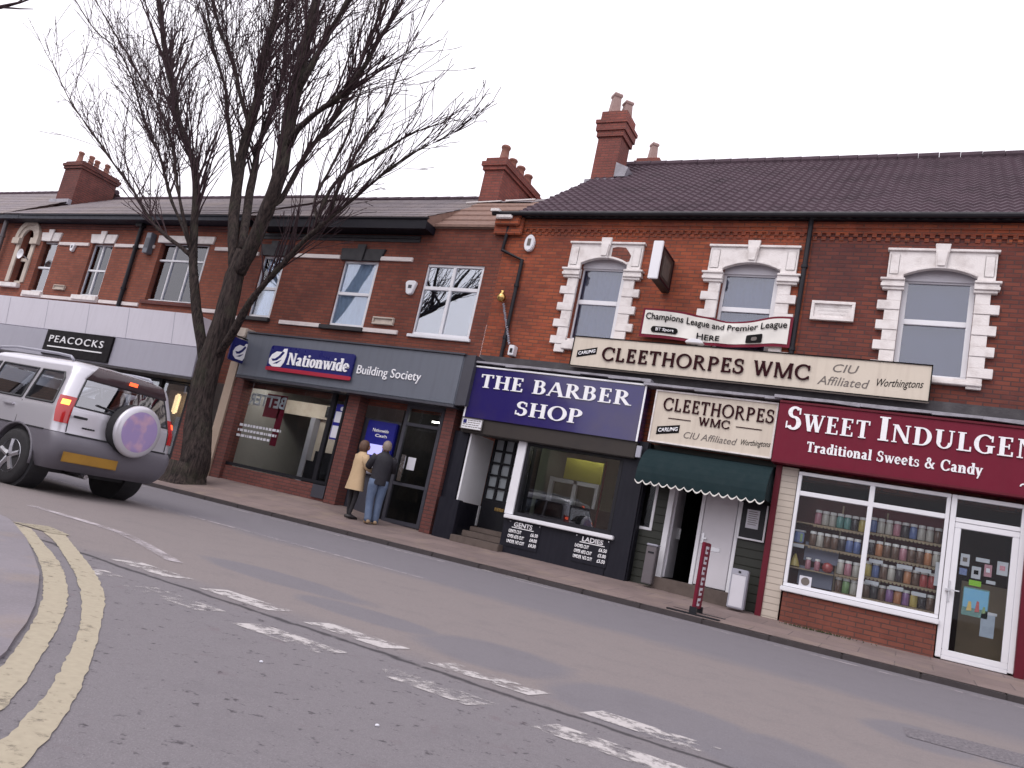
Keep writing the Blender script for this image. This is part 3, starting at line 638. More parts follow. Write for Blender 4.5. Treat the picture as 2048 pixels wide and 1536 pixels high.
# ------------------------------------------------------------------ lettering
def seg(x0,y0,x1,y1,w): return [(x0-w/2,y0),(x0+w/2,y0),(x1+w/2,y1),(x1-w/2,y1)]
def rc(x0,y0,x1,y1): return [(x0,y0),(x1,y0),(x1,y1),(x0,y1)]
def arc(cx,cy,rx,ry,a0,a1,wh,wv,n=14):
    o, i_ = [], []
    for k in range(n+1):
        a = R_(a0+(a1-a0)*k/n); o.append((cx+rx*math.cos(a), cy+ry*math.sin(a))); i_.append((cx+(rx-wh)*math.cos(a), cy+(ry-wv)*math.sin(a)))
    return [[o[k],o[k+1],i_[k+1],i_[k]] for k in range(n)]
def glyphs(T, t, s, sh):        # a roman face: thick and thin strokes, serif length and depth
    def stem(x, y0=0, y1=1, w=None, lo=True, hi=True):
        w = w or T; g = [rc(x-w/2,y0,x+w/2,y1)]
        if lo and s: g.append(rc(x-w/2-s,y0,x+w/2+s,y0+sh))
        if hi and s: g.append(rc(x-w/2-s,y1-sh,x+w/2+s,y1))
        return g
    def ft(x, y, w): return [rc(x-w/2-s*.8,y,x+w/2+s*.8,y+sh)] if s else []
    v = max(t, sh)
    G = {}
    G['I'] = (stem(.2), .4); G['H'] = (stem(.2)+stem(.7)+[rc(.2,.47,.7,.47+t)], .9)
    G['E'] = (stem(.2)+[rc(.2,1-t,.6,1),rc(.2,.47,.5,.47+t),rc(.2,0,.64,t),rc(.6-v,.78,.6,1),rc(.64-v,0,.64,.24),rc(.5-v*.8,.38,.5,.64)], .70)
    G['F'] = (stem(.2)+[rc(.2,1-t,.6,1),rc(.2,.47,.5,.47+t),rc(.6-v,.78,.6,1)], .64)
    G['L'] = (stem(.2)+[rc(.2,0,.62,t),rc(.62-v,0,.62,.26)], .66)
    G['T'] = (stem(.36,hi=False)+[rc(.02,1-t,.70,1),rc(.02,.76,.02+v,1),rc(.70-v,.76,.70,1)], .73)
    G['D'] = (stem(.2)+[rc(.2,0,.38,t),rc(.2,1-t,.38,1)]+arc(.38,.5,.44,.5,-90,90,T,t), .88)
    G['B'] = (stem(.2)+[rc(.2,0,.38,t),rc(.2,1-t,.36,1),rc(.2,.5,.38,.5+t)]+arc(.36,.76,.28,.24+t*.1,-90,90,T*.95,t)+arc(.38,.26+t/2,.32,.26+t/2,-90,90,T,t), .76)
    G['P'] = (stem(.2)+[rc(.2,1-t,.36,1),rc(.2,.44,.36,.44+t)]+arc(.36,.72,.32,.28,-90,90,T,t), .73)
    G['R'] = (stem(.2)+[rc(.2,1-t,.36,1),rc(.2,.46,.42,.46+t)]+arc(.36,.73,.30,.27,-90,90,T,t)+[seg(.72,0,.40,.48,T*1.05)]+ft(.74,0,T*.8), .82)
    G['O'] = (arc(.46,.5,.46,.52,0,360,T,t,26), .92); G['C'] = (arc(.45,.5,.45,.52,42,318,T,t,20)+[rc(.78-v,.64,.78,.96),rc(.78-v*.8,.06,.78,.26)], .82)
    G['G'] = (arc(.45,.5,.45,.52,42,318,T,t,20)+[rc(.78-v,.64,.78,.96)]+[rc(.78-T,.05,.78,.44)]+([rc(.78-T-s,.44-sh,.78+s,.44)] if s else [rc(.5,.44-t,.78,.44)]), .90)
    G['S'] = (arc(.33,.755,.27,.265,32,270,T*.85,max(t,.1),14)+arc(.32,.29,.30,.31,90,-148,T*.95,max(t,.1),14)+[rc(.56-v*.8,.68,.56,.96),rc(.03,.04,.03+v*.8,.34)], .66)
    G['A'] = ([seg(.08,0,.40,1,t*1.15),seg(.74,0,.42,1,T),rc(.2,.30,.64,.30+t)]+ft(.08,0,t)+ft(.74,0,T), .84)
    G['N'] = (stem(.17,w=t*1.2)+stem(.74,w=t*1.2,lo=False)+[seg(.20,1,.74,0,T)], .92)
    G['M'] = (stem(.15,w=t*1.2)+stem(.92,w=T)+[seg(.20,1,.52,0,T),seg(.90,1,.54,0,t*1.2)], 1.1)
    G['W'] = ([seg(.14,1,.36,0,T),seg(.58,1,.38,0,t*1.2),seg(.54,1,.78,0,T),seg(1.0,1,.80,0,t*1.2)]+ft(.14,1-sh,T)+ft(1.0,1-sh,t)+ft(.56,1-sh,T), 1.12)
    G['U'] = (stem(.2,.30,1,lo=False)+stem(.72,.30,1,w=t*1.2,lo=False)+arc(.43,.33,.23+T/2,.35,180,360,T*.8,t), .90)
    G['&'] = (arc(.34,.78,.20,.22,0,360,T*.7,t)+arc(.32,.28,.30,.30,60,330,T*.85,t)+[seg(.76,0,.30,.68,T),seg(.60,.18,.76,.50,t*1.2),rc(.66,.48,.86,.48+sh)], .92)
    x = .68
    ring = lambda c, rx=.28: arc(c, x/2, rx, x/2+.015, 0, 360, T*.95, t, 20)
    low = lambda xx, y1=x, w=None: [rc(xx-(w or T)/2,0,xx+(w or T)/2,y1)]+([rc(xx-T/2-s*.8,0,xx+T/2+s*.8,sh),rc(xx-T/2-s,y1-sh,xx,y1)] if s else [])
    G['a'] = (arc(.26,x-.2,.22,.21,0,165,T*.95,t)+[rc(.48-T*.95,0.0,.48,x-.2)]+arc(.24,.19,.22,.205,0,360,T*.8,t)+([rc(.44,0,.56,sh)] if s else []), .58)
    G['c'] = (arc(.28,x/2,.28,x/2+.015,45,315,T*.95,t), .52); G['o'] = (ring(.29), .58)
    G['e'] = (arc(.28,x/2,.28,x/2+.015,0,318,T*.95,t,18)+[rc(.08,x/2-t*.4,.55,x/2+t*.6)], .57)
    G['d'] = (ring(.29)+low(.50,1.02), .66); G['i'] = (low(.17)+[arc(.17,.88,.095,.095,0,360,.094,.094,10)][0], .34); G['l'] = (low(.17,1.02), .34)
    G['n'] = (low(.16)+low(.52,.44)+arc(.36,.42,.16+T/2,x-.40,0,150,T,t*1.3), .70); G['r'] = (low(.16)+arc(.40,.46,.24,x-.45,50,175,T,t*1.5)+[arc(.46,.58,.085,.085,0,360,.084,.084,8)][0], .52)
    G['t'] = ([rc(.18-T/2,.12,.18+T/2,.88),rc(.02,x-sh-.01,.40,x)]+arc(.30,.15,.12+T/2,.165,180,320,T,t*1.4), .42)
    G['s'] = ([[(a*.80,b*x) for a, b in p] for p in G['S'][0]], .52)
    G['w'] = ([[(a*.80,b*x) for a, b in p] for p in G['W'][0]], .88)
    G['y'] = ([seg(.10,x,.31,0,T),seg(.50,x,.20,-.30,t*1.3)]+ft(.10,x-sh,T)+ft(.50,x-sh,t), .56)
    G[' '] = ([], .36)
    return G
FACES = {'bold': glyphs(.19,.075,.075,.06), 'roman': glyphs(.15,.10,.03,.055), 'slab': glyphs(.215,.10,.06,.085), 'sweet': glyphs(.20,.07,.08,.06)}
def serif(s, X0, X1, Z0, cap, y, mat, parent, name='lettering', face='bold', small=None, thick=.02, gap=.04):
    """raised roman letters on a board whose front is at depth y; X, Z are wall-plane readings"""
    G = FACES[face]; items = []; adv = 0
    for w_i, word in enumerate(s.split('|')):
        for c_i, chh in enumerate(word):
            k = 1.0
            g = G[chh]
            if small and not (chh == ' ') and not (c_i == 0 and w_i >= 0): k = small
            items.append((g[0], adv, k)); adv += g[1]*k+gap
        if w_i < s.count('|'): adv += .36
    sx = (fx(X1,y)-fx(X0,y))/adv; sz = cap*y/D0; mb = MB(); x0, z0 = fx(X0,y), fz(Z0,y)
    for polys, a, k in items:
        for j, p in enumerate(polys):
            pts = [(x0+(a+q[0]*k)*sx, z0+q[1]*k*sz) for q in p]
            mb.prism(pts, y-thick-.0003*(j%9), y-.001)
    return mb.build(name, mat, parent)
def sans_mesh(s, shear=0, bold=0, space=1):
    cu = bpy.data.curves.new('t', 'FONT'); cu.body = s; cu.shear = shear; cu.offset = bold; cu.space_character = space; cu.resolution_u = 3
    o = bpy.data.objects.new('t', cu); C.objects.link(o); dg = bpy.context.evaluated_depsgraph_get()
    me = bpy.data.meshes.new_from_object(o.evaluated_get(dg)); bpy.data.objects.remove(o); bpy.data.curves.remove(cu); return me
CAPH = None
def sans(s, X0, X1, Z0, cap, y, mat, parent, name='lettering', shear=0, bold=.012, thick=.004, warp=None, tilt=0, space=1):
    """plain letters; the text is fitted between two wall-plane readings"""
    global CAPH
    if CAPH is None:
        mh = sans_mesh('H', 0, 0); CAPH = max(v.co.y for v in mh.vertices); bpy.data.meshes.remove(mh)
    me = sans_mesh(s, shear, bold, space); bm = bmesh.new(); bm.from_mesh(me); bpy.data.meshes.remove(me)
    xs = [v.co.x for v in bm.verts]; a, b = min(xs), max(xs); x0, x1 = fx(X0,y), fx(X1,y); k = (x1-x0)/(b-a); kz = cap*y/D0/CAPH; z0 = fz(Z0,y)
    r = bmesh.ops.extrude_face_region(bm, geom=bm.faces[:]); up = {e for e in r['geom'] if isinstance(e, bmesh.types.BMVert)}
    for v in bm.verts:
        X = x0+(v.co.x-a)*k; Z = z0+v.co.y*kz+tilt*(X-x0); Y = y-.0012-(0 if v in up else thick)
        v.co = Vector((X, Y, Z)) if not warp else warp(X, Z, Y)
    bmesh.ops.recalc_face_normals(bm, faces=bm.faces)
    me = bpy.data.meshes.new(name); bm.to_mesh(me); bm.free()
    return obj_from_mesh(name, me, mat, parent)
def roundrect(X0, X1, Z0, Z1, r, n=5):
    P = []
    for cx, cz, a in ((X1-r,Z1-r,0),(X0+r,Z1-r,90),(X0+r,Z0+r,180),(X1-r,Z0+r,270)):
        for k in range(n+1): q = R_(a+90*k/n); P.append((cx+r*math.cos(q), cz+r*math.sin(q)))
    return P

# ------------------------------------------------------------------ shop fronts (parts of their houses)
def room(bld, x0, x1, y0, y1, z0, z1, mat, mfloor=None):
    mb = MB().face([(x0,y1,z0),(x1,y1,z0),(x1,y1,z1),(x0,y1,z1)]).face([(x0,y0,z0),(x0,y1,z0),(x0,y1,z1),(x0,y0,z1)]).face([(x1,y0,z0),(x1,y1,z0),(x1,y1,z1),(x1,y0,z1)])
    mb.face([(x0,y0,z1),(x1,y0,z1),(x1,y1,z1),(x0,y1,z1)]).face([(x0,y0,z0),(x1,y0,z0),(x1,y1,z0),(x0,y1,z0)])
    return mb.build('interior', mat, bld)
def frame(bld, name, X0, X1, Z0, Z1, y, mat, w=.06, d=.08, vbars=(), hbars=(), pane='glass_shop', bw=None, bev=.006):
    x0, x1, z0, z1 = fx(X0,y), fx(X1,y), fz(Z0,y), fz(Z1,y); bw = bw or w
    mb = MB().box(x0,x1,y,y+d,z1-w,z1).box(x0,x1,y,y+d,z0,z0+w).box(x0,x0+w,y+.001,y+d,z0+w,z1-w).box(x1-w,x1,y+.001,y+d,z0+w,z1-w)
    for X in vbars: x = fx(X,y); mb.box(x-bw/2,x+bw/2,y+.002,y+d-.002,z0+w,z1-w)
    for Z in hbars: z = fz(Z,y); mb.box(x0+w,x1-w,y+.003,y+d-.003,z-bw/2,z+bw/2)
    f = mb.build(name, mat, bld, bevel=bev)
    if pane: MB().box(x0+w*.6,x1-w*.6,y+d*.5,y+d*.5+.006,z0+w*.6,z1-w*.6).build('pane', M[pane], f)
    return f
M['shop_wall'] = paint('shop_wall', (.30,.285,.275), .8, .2); M['barber_wall'] = paint('barber_wall', (.27,.29,.24), .8, .2); M['sweet_wall'] = paint('sweet_wall', (.10,.03,.03), .8, .3)
M['glass_barber'] = glass('askew_shop_glass', (.86,.88,.88), .07, fres=.6)
M['warm'] = emit('warm_glow', (1,.72,.4), 1.6); M['tube'] = emit('fluorescent_tube', (1,.96,.88), 9); M['orange_lit'] = emit('lit_orange_sign', (1,.42,.03), .5)

# sweet shop front
ys = 13.62
fr = frame(club, 'shop_window', -1.76, .51, .74, 2.66, ys, M['upvc'], .055, .09, (-.61,), (2.30,), bw=.075)
MB().fbox(-1.80,.53,.655,.735,ys-.07,ys+.09).build('sill', M['upvc'], fr, bevel=.01)
MB().fbox(-1.74,.50,.10,.65,ys-.02,ys+.3).build('stall_riser', M['brick_new'], club)
d = frame(club, 'shop_door', .60, 1.45, .23, 2.24, ys, M['upvc'], .085, .08)
MB().fbox(.565,.635,1.18,1.22,ys-.06,ys-.001).fbox(.60,.625,1.02,1.34,ys-.012,ys-.002).fbox(.56,.75,1.195,1.215,ys-.075,ys-.061).build('handle', M['steel'], d)
MB().fbox(.52,.597,.19,2.66,ys-.01,ys+.1).fbox(1.453,1.53,.19,2.66,ys-.01,ys+.1).fbox(.599,1.451,2.245,2.315,ys-.005,ys+.09).fbox(.599,1.451,.17,.228,ys-.01,ys+.09).fbox(.599,1.451,2.60,2.66,ys-.006,ys+.09).build('door_frame', M['upvc'], club, bevel=.006)
MB().fbox(.58,1.47,2.30,2.62,ys+.045,ys+.05).build('fanlight', M['glass_shop'], club)
MB().fbox(-2.14,-2.04,.1,2.72,13.66,13.98).build('red_post', M['maroon_d'], club, bevel=.008); MB().fbox(1.535,1.66,.1,2.72,13.50,13.9).build('red_post', M['maroon_d'], club, bevel=.008)
MB().fbox(-2.035,-1.77,.1,2.70,13.70,13.98).build('ribbed_pilaster', M['rib_cream'], club); MB().fbox(1.665,2.3,.1,2.7,13.56,13.9).build('ribbed_pilaster', M['rib_cream'], club)
room(club, -1.72, 2.2, ys+.1, 16.0, .2, 2.75, M['sweet_wall'])
MB().box(-1.72,.52,14.22,14.23,.78,1.26).fbox(-1.55,-1.02,.82,1.12,14.0,14.02).fbox(-1.5,-.98,1.22,1.52,14.0,14.02).build('display_back', M['blind'], club)

# club entrance
ye = 13.98
MB().wall(fx(-4.5,ye), fx(-2.12,ye), .2, 2.75, ye, [(fx(-3.90,ye),fx(-2.63,ye),.2,2.2),(fx(-4.42,ye),fx(-4.13,ye),1.2,2.04)], .1).build('boarded_front', M['clad_green'], club)
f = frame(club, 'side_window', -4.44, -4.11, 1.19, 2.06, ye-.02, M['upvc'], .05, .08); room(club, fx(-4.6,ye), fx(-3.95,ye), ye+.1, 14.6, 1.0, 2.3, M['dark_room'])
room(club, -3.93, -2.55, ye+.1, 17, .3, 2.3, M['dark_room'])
MB().fbox(-3.90,-3.80,.42,2.12,ye-.03,ye+.09).fbox(-3.795,-2.64,2.05,2.12,ye-.028,ye+.09).fbox(-2.66,-2.60,.42,2.12,ye-.03,ye+.09).fbox(-3.30,-3.235,.42,2.045,ye-.02,ye+.08).build('door_frame', M['upvc'], club, bevel=.006)
dl = MB().fbox(-3.225,-2.67,.44,2.04,ye,ye+.05); dd = dl.build('club_door', M['door_white'], club, bevel=.008)
MB().fbox(-3.08,-2.86,1.05,1.12,ye-.012,ye-.001).build('letter_box', M['steel'], dd, bevel=.004)
MB().fbox(-3.20,-3.16,1.15,1.33,ye-.02,ye-.001).fbox(-3.19,-3.12,1.23,1.26,ye-.05,ye-.021).build('handle', M['steel'], dd)
ol = MB().prism([(-3.80,.44),(-3.755,.44),(-3.755,2.04),(-3.80,2.04)], ye+.09, ye+.09+.6).build('open_door', M['upvc_grey'], club, bevel=.006)
MB().box(-3.754,-3.70,ye+.5,ye+.53,1.15,1.35).build('handle', M['steel'], ol)
MB().fbox(-3.95,-2.6,.12,.42,ye-.25,ye+.1).build('door_step', M['step_stone'], club, bevel=.012)

# barber's front
yb_ = 13.72
MB().fbox(-8.52,-8.28,.15,2.45,yb_,13.99).fbox(-8.66,-8.28,.1,2.44,13.80,13.99).build('pilaster', M['navy'], club)
MB().fbox(-4.86,-4.44,.1,2.78,yb_,13.99).fbox(-4.44,-4.40,.1,2.78,yb_+.05,13.98).build('pilaster', M['navy'], club, bevel=.006)
fw = frame(club, 'shop_window', -6.90, -4.86, .97, 2.44, yb_+.05, M['black'], .07, .09, pane=None)
MB().prism([(-6.72,.95),(-4.72,.95),(-4.72,2.42),(-6.72,2.42)], 0, .006).build('pane', M['glass_barber'], fw)
pn = fw.children[-1]            # this sheet of glass is turned askew so it mirrors the car
for v in pn.data.vertices:
    w_ = v.co+ORG[fw]; v.co.y = w_.y+13.87-(w_.x+5.72)*math.tan(R_(3.0))-(w_.z-1.7)*math.tan(R_(.6))-ORG[fw].y
MB().fbox(-7.10,-4.80,.885,.965,yb_-.09,yb_+.1).build('sill', M['upvc'], fw, bevel=.012)
MB().fbox(-7.06,-4.84,.1,.88,yb_,yb_+.25).build('stall_riser', M['navy'], club)
MB().fbox(-7.10,-6.915,.97,2.44,yb_+.01,yb_+.12).build('white_post', M['upvc'], club, bevel=.006)
MB().box(fx(-7.08,yb_),fx(-7.05,yb_),yb_+.121,14.75,.2,2.5).build('doorway_side', M['navy'], club)
wl = -8.05
MB().box(wl-.04,wl,yb_+.03,14.72,1.02,2.42).box(wl-.05,wl+.01,14.66,14.74,.6,1.018).build('white_reveal', M['upvc'], club)
MB().box(wl-.06,wl-.003,yb_+.06,14.70,.1,1.015).build('doorway_side', M['navy'], club)
yd = 14.74
dr = MB().box(wl,-7.05,yd,yd+.05,.58,1.16)
for k in range(5): dr.box(wl+(.24*k),wl+(.24*k)+.05,yd,yd+.05,1.161,2.5)
for k in range(6): dr.box(wl+.001,-7.051,yd-.003,yd+.046,1.161+.262*k,1.161+.262*k+.045)
db = dr.build('barber_door', M['black'], club)
MB().box(wl+.03,-7.08,yd+.02,yd+.026,1.17,2.5).build('pane', M['glass_shop'], db)
MB().box(wl+.34,wl+.56,yd-.015,yd-.001,.98,1.05).build('letter_box', M['brass'], db, bevel=.004)
MB().box(wl,-7.05,yd+.07,yd+.08,.5,2.6).build('door_curtain', M['upvc'], club)
MB().box(-8.06,-7.0,yb_+.03,yd+.02,2.47,2.56).build('doorway_ceiling', M['darkbox'], club)
MB().box(fx(-8.15,13.6),fx(-7.03,13.6),13.52,14.75,.1,.36).box(fx(-8.0,13.75),fx(-7.05,13.75),13.84,14.75,.361,.48).box(fx(-7.9,13.9),fx(-7.05,13.9),14.1,14.75,.481,.58).build('door_step', M['step_stone'], club, bevel=.012)
room(club, -7.02, -4.65, yb_+.2, 17.5, .3, 2.75, M['barber_wall'])
MB().box(-6.5,-5.3,15.2,15.26,2.58,2.62).build('lamp_tube', M['tube'], club)
MB().box(-6.6,-5.75,15.4,15.42,1.95,2.4).build('wall_poster', M['yellow_poster'], club)
MB().box(-6.9,-6.82,15.4,15.5,.4,1.95).box(-6.35,-6.27,15.4,15.5,.4,1.94).box(-5.85,-5.78,15.4,15.5,.4,1.94).box(-6.82,-5.85,15.4,15.5,1.86,1.94).build('inner_door_frame', M['upvc'], club)
MB().box(-7.0,-4.7,15.15,15.3,.3,1.42).box(-5.6,-4.7,15.0,15.4,.3,1.2).build('reflection_backing', M['black'], club)  # dark boxes added behind the glass so the car's reflection shows
MB().box(-5.0,-4.72,15.9,16.3,1.25,1.75).build('barber_chair', M['black'], club, bevel=.05)
MB().box(-5.3,-4.95,16.8,16.82,1.1,1.8).build('wall_poster', M['paper'], club)
MB().tube([(-5.55,15.0,1.0),(-5.55,15.0,2.4)], .02).build('display_pole', M['maroon_d'], club)

# building society front
yn = 13.75
def pil(X0, X1, zt=2.95, y=yn-.08): return MB().fbox(X0,X1,.1,zt,y,13.99)
pil(-15.30,-14.93).build('brick_pillar', M['brick_p'], bank); pil(-11.60,-11.27).build('brick_pillar', M['brick_p'], bank); pil(-8.96,-8.70).build('brick_pillar', M['brick_p'], bank)
MB().fbox(-14.92,-11.61,.1,.74,yn,13.99).build('stall_riser', M['brick_p'], bank)
MB().fbox(-15.4,-11.2,.05,.36,yn-.1,yn-.081).build('plinth', M['step_stone'], bank)
MB().fbox(-15.58,-15.31,.1,3.3,13.62,13.99).build('ribbed_pilaster', M['rib_beige'], bank)
MB().fbox(-15.66,-15.34,3.95,4.2,13.40,13.99).fbox(-15.62,-15.36,3.4,3.949,13.45,13.99).build('pilaster_cap', M['stone_old'], bank, bevel=.02)
MB().fbox(-8.64,-8.16,.08,1.04,13.64,13.799).build('pilaster_plinth', M['navy'], club, bevel=.008)
fw = frame(bank, 'shop_window', -14.92, -11.62, .76, 2.92, yn+.02, M['black'], .07, .09, (-12.02,), pane='glass_shop', bw=.12)
MB().fbox(-12.0,-11.63,.45,.74,yn-.03,yn-.001).build('vent_panel', M['nw_grey_d'], bank)
room(bank, -14.9, -11.3, yn+.12, 18.0, .4, 3.0, M['shop_wall'])
MB().box(-13.6,-12.3,15.5,15.6,.5,2.35).box(-14.9,-11.4,15.4,15.5,2.36,2.72).build('inner_partition', M['stone_old'], bank)
MB().box(-13.7,-13.55,15.3,15.5,.5,2.35).build('partition_post', M['grey_box'], bank)
MB().box(-13.35,-11.9,15.38,15.399,2.42,2.7).build('inner_sign', M['navy'], bank)
mb = MB(); X = -13.0
for k in range(8): mb.box(X,X+.10,15.37,15.379,2.48,2.64); X += .135
mb.build('inner_lettering', M['orange_lit'], bank)
MB().box(-14.7,-13.4,14.5,14.8,2.90,2.93).box(-13.1,-12.0,14.5,14.8,2.90,2.93).build('ceiling_light', M['tube'], bank)
MB().fbox(-14.05,-13.55,2.05,2.62,yn+.10,yn+.105).fbox(-13.6,-13.4,1.4,2.62,yn+.10,yn+.106).build('poster_back', M['maroon'], bank)
sans('BETTER', -13.42, -14.62, 2.30, .27, yn+.085, M['paper'], bank, 'window_lettering', bold=.03)
for k, (a, b) in enumerate(((-14.7,-13.35),(-14.72,-13.45),(-14.72,-13.6))):
    rnd = random.Random(k); mb = MB(); X = a
    while X < b: L = rnd.uniform(.03,.12); mb.fbox(X,min(X+L,b),1.74-.13*k,1.80-.13*k,yn+.05,yn+.052); X += L+.03
    mb.build('window_lettering', M['paper'], bank)
MB().box(-12.9,-11.9,14.6,15.2,.4,1.25).box(-12.6,-12.1,14.5,14.6,.9,1.5).build('counter', M['black'], bank)
MB().fbox(-11.88,-11.63,1.80,2.62,yn+.055,yn+.06).build('notice_strip', M['atm_blue'], bank)
MB().fbox(-11.86,-11.65,2.20,2.45,yn+.05,yn+.054).fbox(-11.86,-11.65,1.84,2.12,yn+.05,yn+.054).build('notice_paper', M['paper'], bank)
MB().lathe((fx(-11.74,yn),yn+.04,fz(2.53,yn)), [(.0,0),(.05,0),(.05,.006),(0,.006)], 14, 'y').build('round_sticker', M['paper'], bank)
# cash machine bay and door
MB().fbox(-11.27,-9.98,.1,1.58,14.02,14.2).build('bay_panel', M['nw_grey_d'], bank)
MB().fbox(-11.27,-9.98,2.42,2.92,14.03,14.04).build('bay_glass', M['glass_shop'], bank)
MB().fbox(-11.27,-9.98,1.58,2.42,14.05,14.2).build('bay_back', M['nw_grey_d'], bank)
MB().fbox(-11.27,-9.98,2.88,2.96,13.98,14.1).fbox(-11.27,-11.20,1.55,2.88,13.99,14.1).build('bay_frame', M['black'], bank)
fd = frame(bank, 'bank_door', -9.96, -8.97, .28, 2.86, 13.86, M['nw_grey_d'], .085, .08, (), (1.12, 2.42), bw=.07)
MB().fbox(-9.80,-9.70,1.18,1.75,13.80,13.83).build('handle', M['steel'], fd)
MB().fbox(-9.62,-9.42,1.45,1.72,13.89,13.895).build('door_notice', M['paper'], fd)
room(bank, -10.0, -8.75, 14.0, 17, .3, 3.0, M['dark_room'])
MB().box(-9.7,-9.2,14.7,14.76,2.62,2.65).box(-9.7,-9.1,15.1,15.16,2.35,2.38).build('ceiling_light', M['tube'], bank)
MB().box(-9.15,-8.9,14.9,15.0,.4,1.6).build('inner_panel', M['stone_old'], bank)

# clothes shop front
room(shop, -29.5, -16.3, 14.1, 17.5, .3, 2.9, M['shop_wall'])
mb = MB()
for X in (-29.0,-26.6,-24.2,-21.8,-19.6,-17.9,-16.75): mb.fbox(X-.05,X+.05,.3,2.8,13.92,14.02)
mb.fbox(-29.5,-16.7,.3,.62,13.93,14.03).fbox(-29.5,-16.7,2.55,2.8,13.94,14.03); f = mb.build('shop_window', M['black'], shop)
MB().fbox(-29.4,-16.75,.6,2.6,13.97,13.976).build('pane', M['glass_shop'], f)
MB().box(-17.62,-17.42,14.3,14.4,1.75,2.3).build('display_glow', M['warm'], shop, bevel=.045)  # added glowing block, stands in for the warm light on the display poster
MB().box(-18.2,-17.0,14.6,14.62,.7,2.4).build('display_poster', M['stone_old'], shop)
MB().box(-17.45,-17.1,14.4,14.42,.7,1.7).build('display_card', M['paper'], shop)
MB().fbox(-16.72,-16.2,.1,2.8,13.8,13.99).build('brick_pillar', M['brick_p'], shop)

# ------------------------------------------------------------------ signs and fittings: each a thing of its own
def board(name, label, X0, X1, Z0, Z1, y, mat, th=.08, edge=None, ew=.035, cat='shop sign', group=None, bev=.006, edges='tlrb'):
    c = (fx((X0+X1)/2,y), y, fz(Z0,y)); o = thing(name, c, label, cat, group)
    MB().fbox(X0,X1,Z0,Z1,y,y+th).build('panel', mat, o, bevel=bev)
    if edge:
        mb = MB()
        if 't' in edges: mb.fbox(X0,X1,Z1-ew,Z1,y-.02,y-.001)
        if 'b' in edges: mb.fbox(X0,X1,Z0,Z0+ew,y-.02,y-.001)
        if 'l' in edges: mb.fbox(X0,X0+ew,Z0+ew*('b' in edges),Z1-ew,y-.019,y-.001)
        if 'r' in edges: mb.fbox(X1-ew,X1,Z0+ew*('b' in edges),Z1-ew,y-.019,y-.001)
        mb.build('border', edge, o, bevel=.004)
    return o
# barber
s = board('shop_sign', 'dark blue barber shop sign with white serif capitals and a thin white border', -8.52, -4.67, 2.76, 3.88, 13.56, M['barber_blue'], .3, M['white'], .035, edges='tlr')
serif('THE BARBER', -8.27, -4.92, 3.42, .285, 13.56, M['white'], s); 
serif('SHOP', -7.33, -5.82, 2.94, .285, 13.56, M['white'], s)
s = thing('shutter_box', (fx(-6.4,13.6),13.62,fz(2.44,13.6)), 'long plain dark brown shutter box under the blue barber sign', 'shutter box')
MB().fbox(-8.5,-4.66,2.44,2.755,13.60,13.9).build('casing', M['darkbox'], s, bevel=.015); MB().fbox(-4.64,-4.55,2.48,2.68,13.58,13.60).build('lock_switch', M['grey_box'], s, bevel=.008)
s = board('notice_plate', 'small white plate with blue square hanging at the left corner below the barber sign', -8.53, -8.02, 2.51, 2.75, 13.55, M['upvc'], .03, M['grey_ink'], .012, 'notice plate')
MB().fbox(-8.48,-8.40,2.63,2.71,13.545,13.5495).build('blue_square', M['nw_blue'], s)
rnd = random.Random(1); mb = MB()
for r in range(4):
    X = -8.37 if r < 2 else -8.48
    while X < -8.1: L = rnd.uniform(.03,.07); mb.fbox(X,X+L,2.69-.045*r,2.705-.045*r,13.547,13.5495); X += L+.015
mb.build('small_print', M['grey_ink'], s)
s = board('alarm_box', 'small pale lamp fitting at the right corner of the barber shutter box', -4.66, -4.56, 2.47, 2.69, 13.55, M['grey_box'], .05, cat='fitting')
for title, Xa, Xb, u0, u1, rows, tilt_ in (('GENTS', -6.92, -6.28, -6.83, -6.43, (('GENTS CUT','\u00a36.50'),("OVER 65'S CUT",'\u00a34.00'),("UNDER 16'S CUT",'\u00a34.50')), 0), ('LADIES', -5.50, -4.86, -5.38, -4.96, (('LADIES CUT','\u00a36.50'),("OVER 60'S CUT",'\u00a35.00'),("UNDER 16'S CUT",'\u00a35.50')), 0)):
    s = board('price_board', 'black price board with white lettering for %s under the barber window' % title.lower(), Xa-.03, Xb+.03, .36, .90 if False else .875, 13.705, M['navy'], .012, cat='price list', bev=0)
    sans(title, u0, u1, .755, .085, 13.705, M['white'], s, bold=.03)
    MB().fbox(u0-.04,u1+.04,.728,.742,13.70,13.7045).build('underline', M['white'], s)
    for k, (a, b) in enumerate(rows):
        e = (.44,.56,.60)[k]*(Xb-Xa); q = .63-.10*k
        sans(a, Xa, Xa+e, q, .06, 13.705, M['white'], s, 'price_line', bold=.03); sans(b, Xb-.16, Xb, q, .06, 13.705, M['white'], s, 'price_line', bold=.03)
    mb = MB()
    for X, Z in ((Xa+.0,.84),(Xb-.0,.84)): mb.lathe((fx(X,13.7),13.7045,fz(Z,13.7)), [(.012,-.006),(.012,0)], 10, 'y')
    mb.build('screw', M['steel'], s)
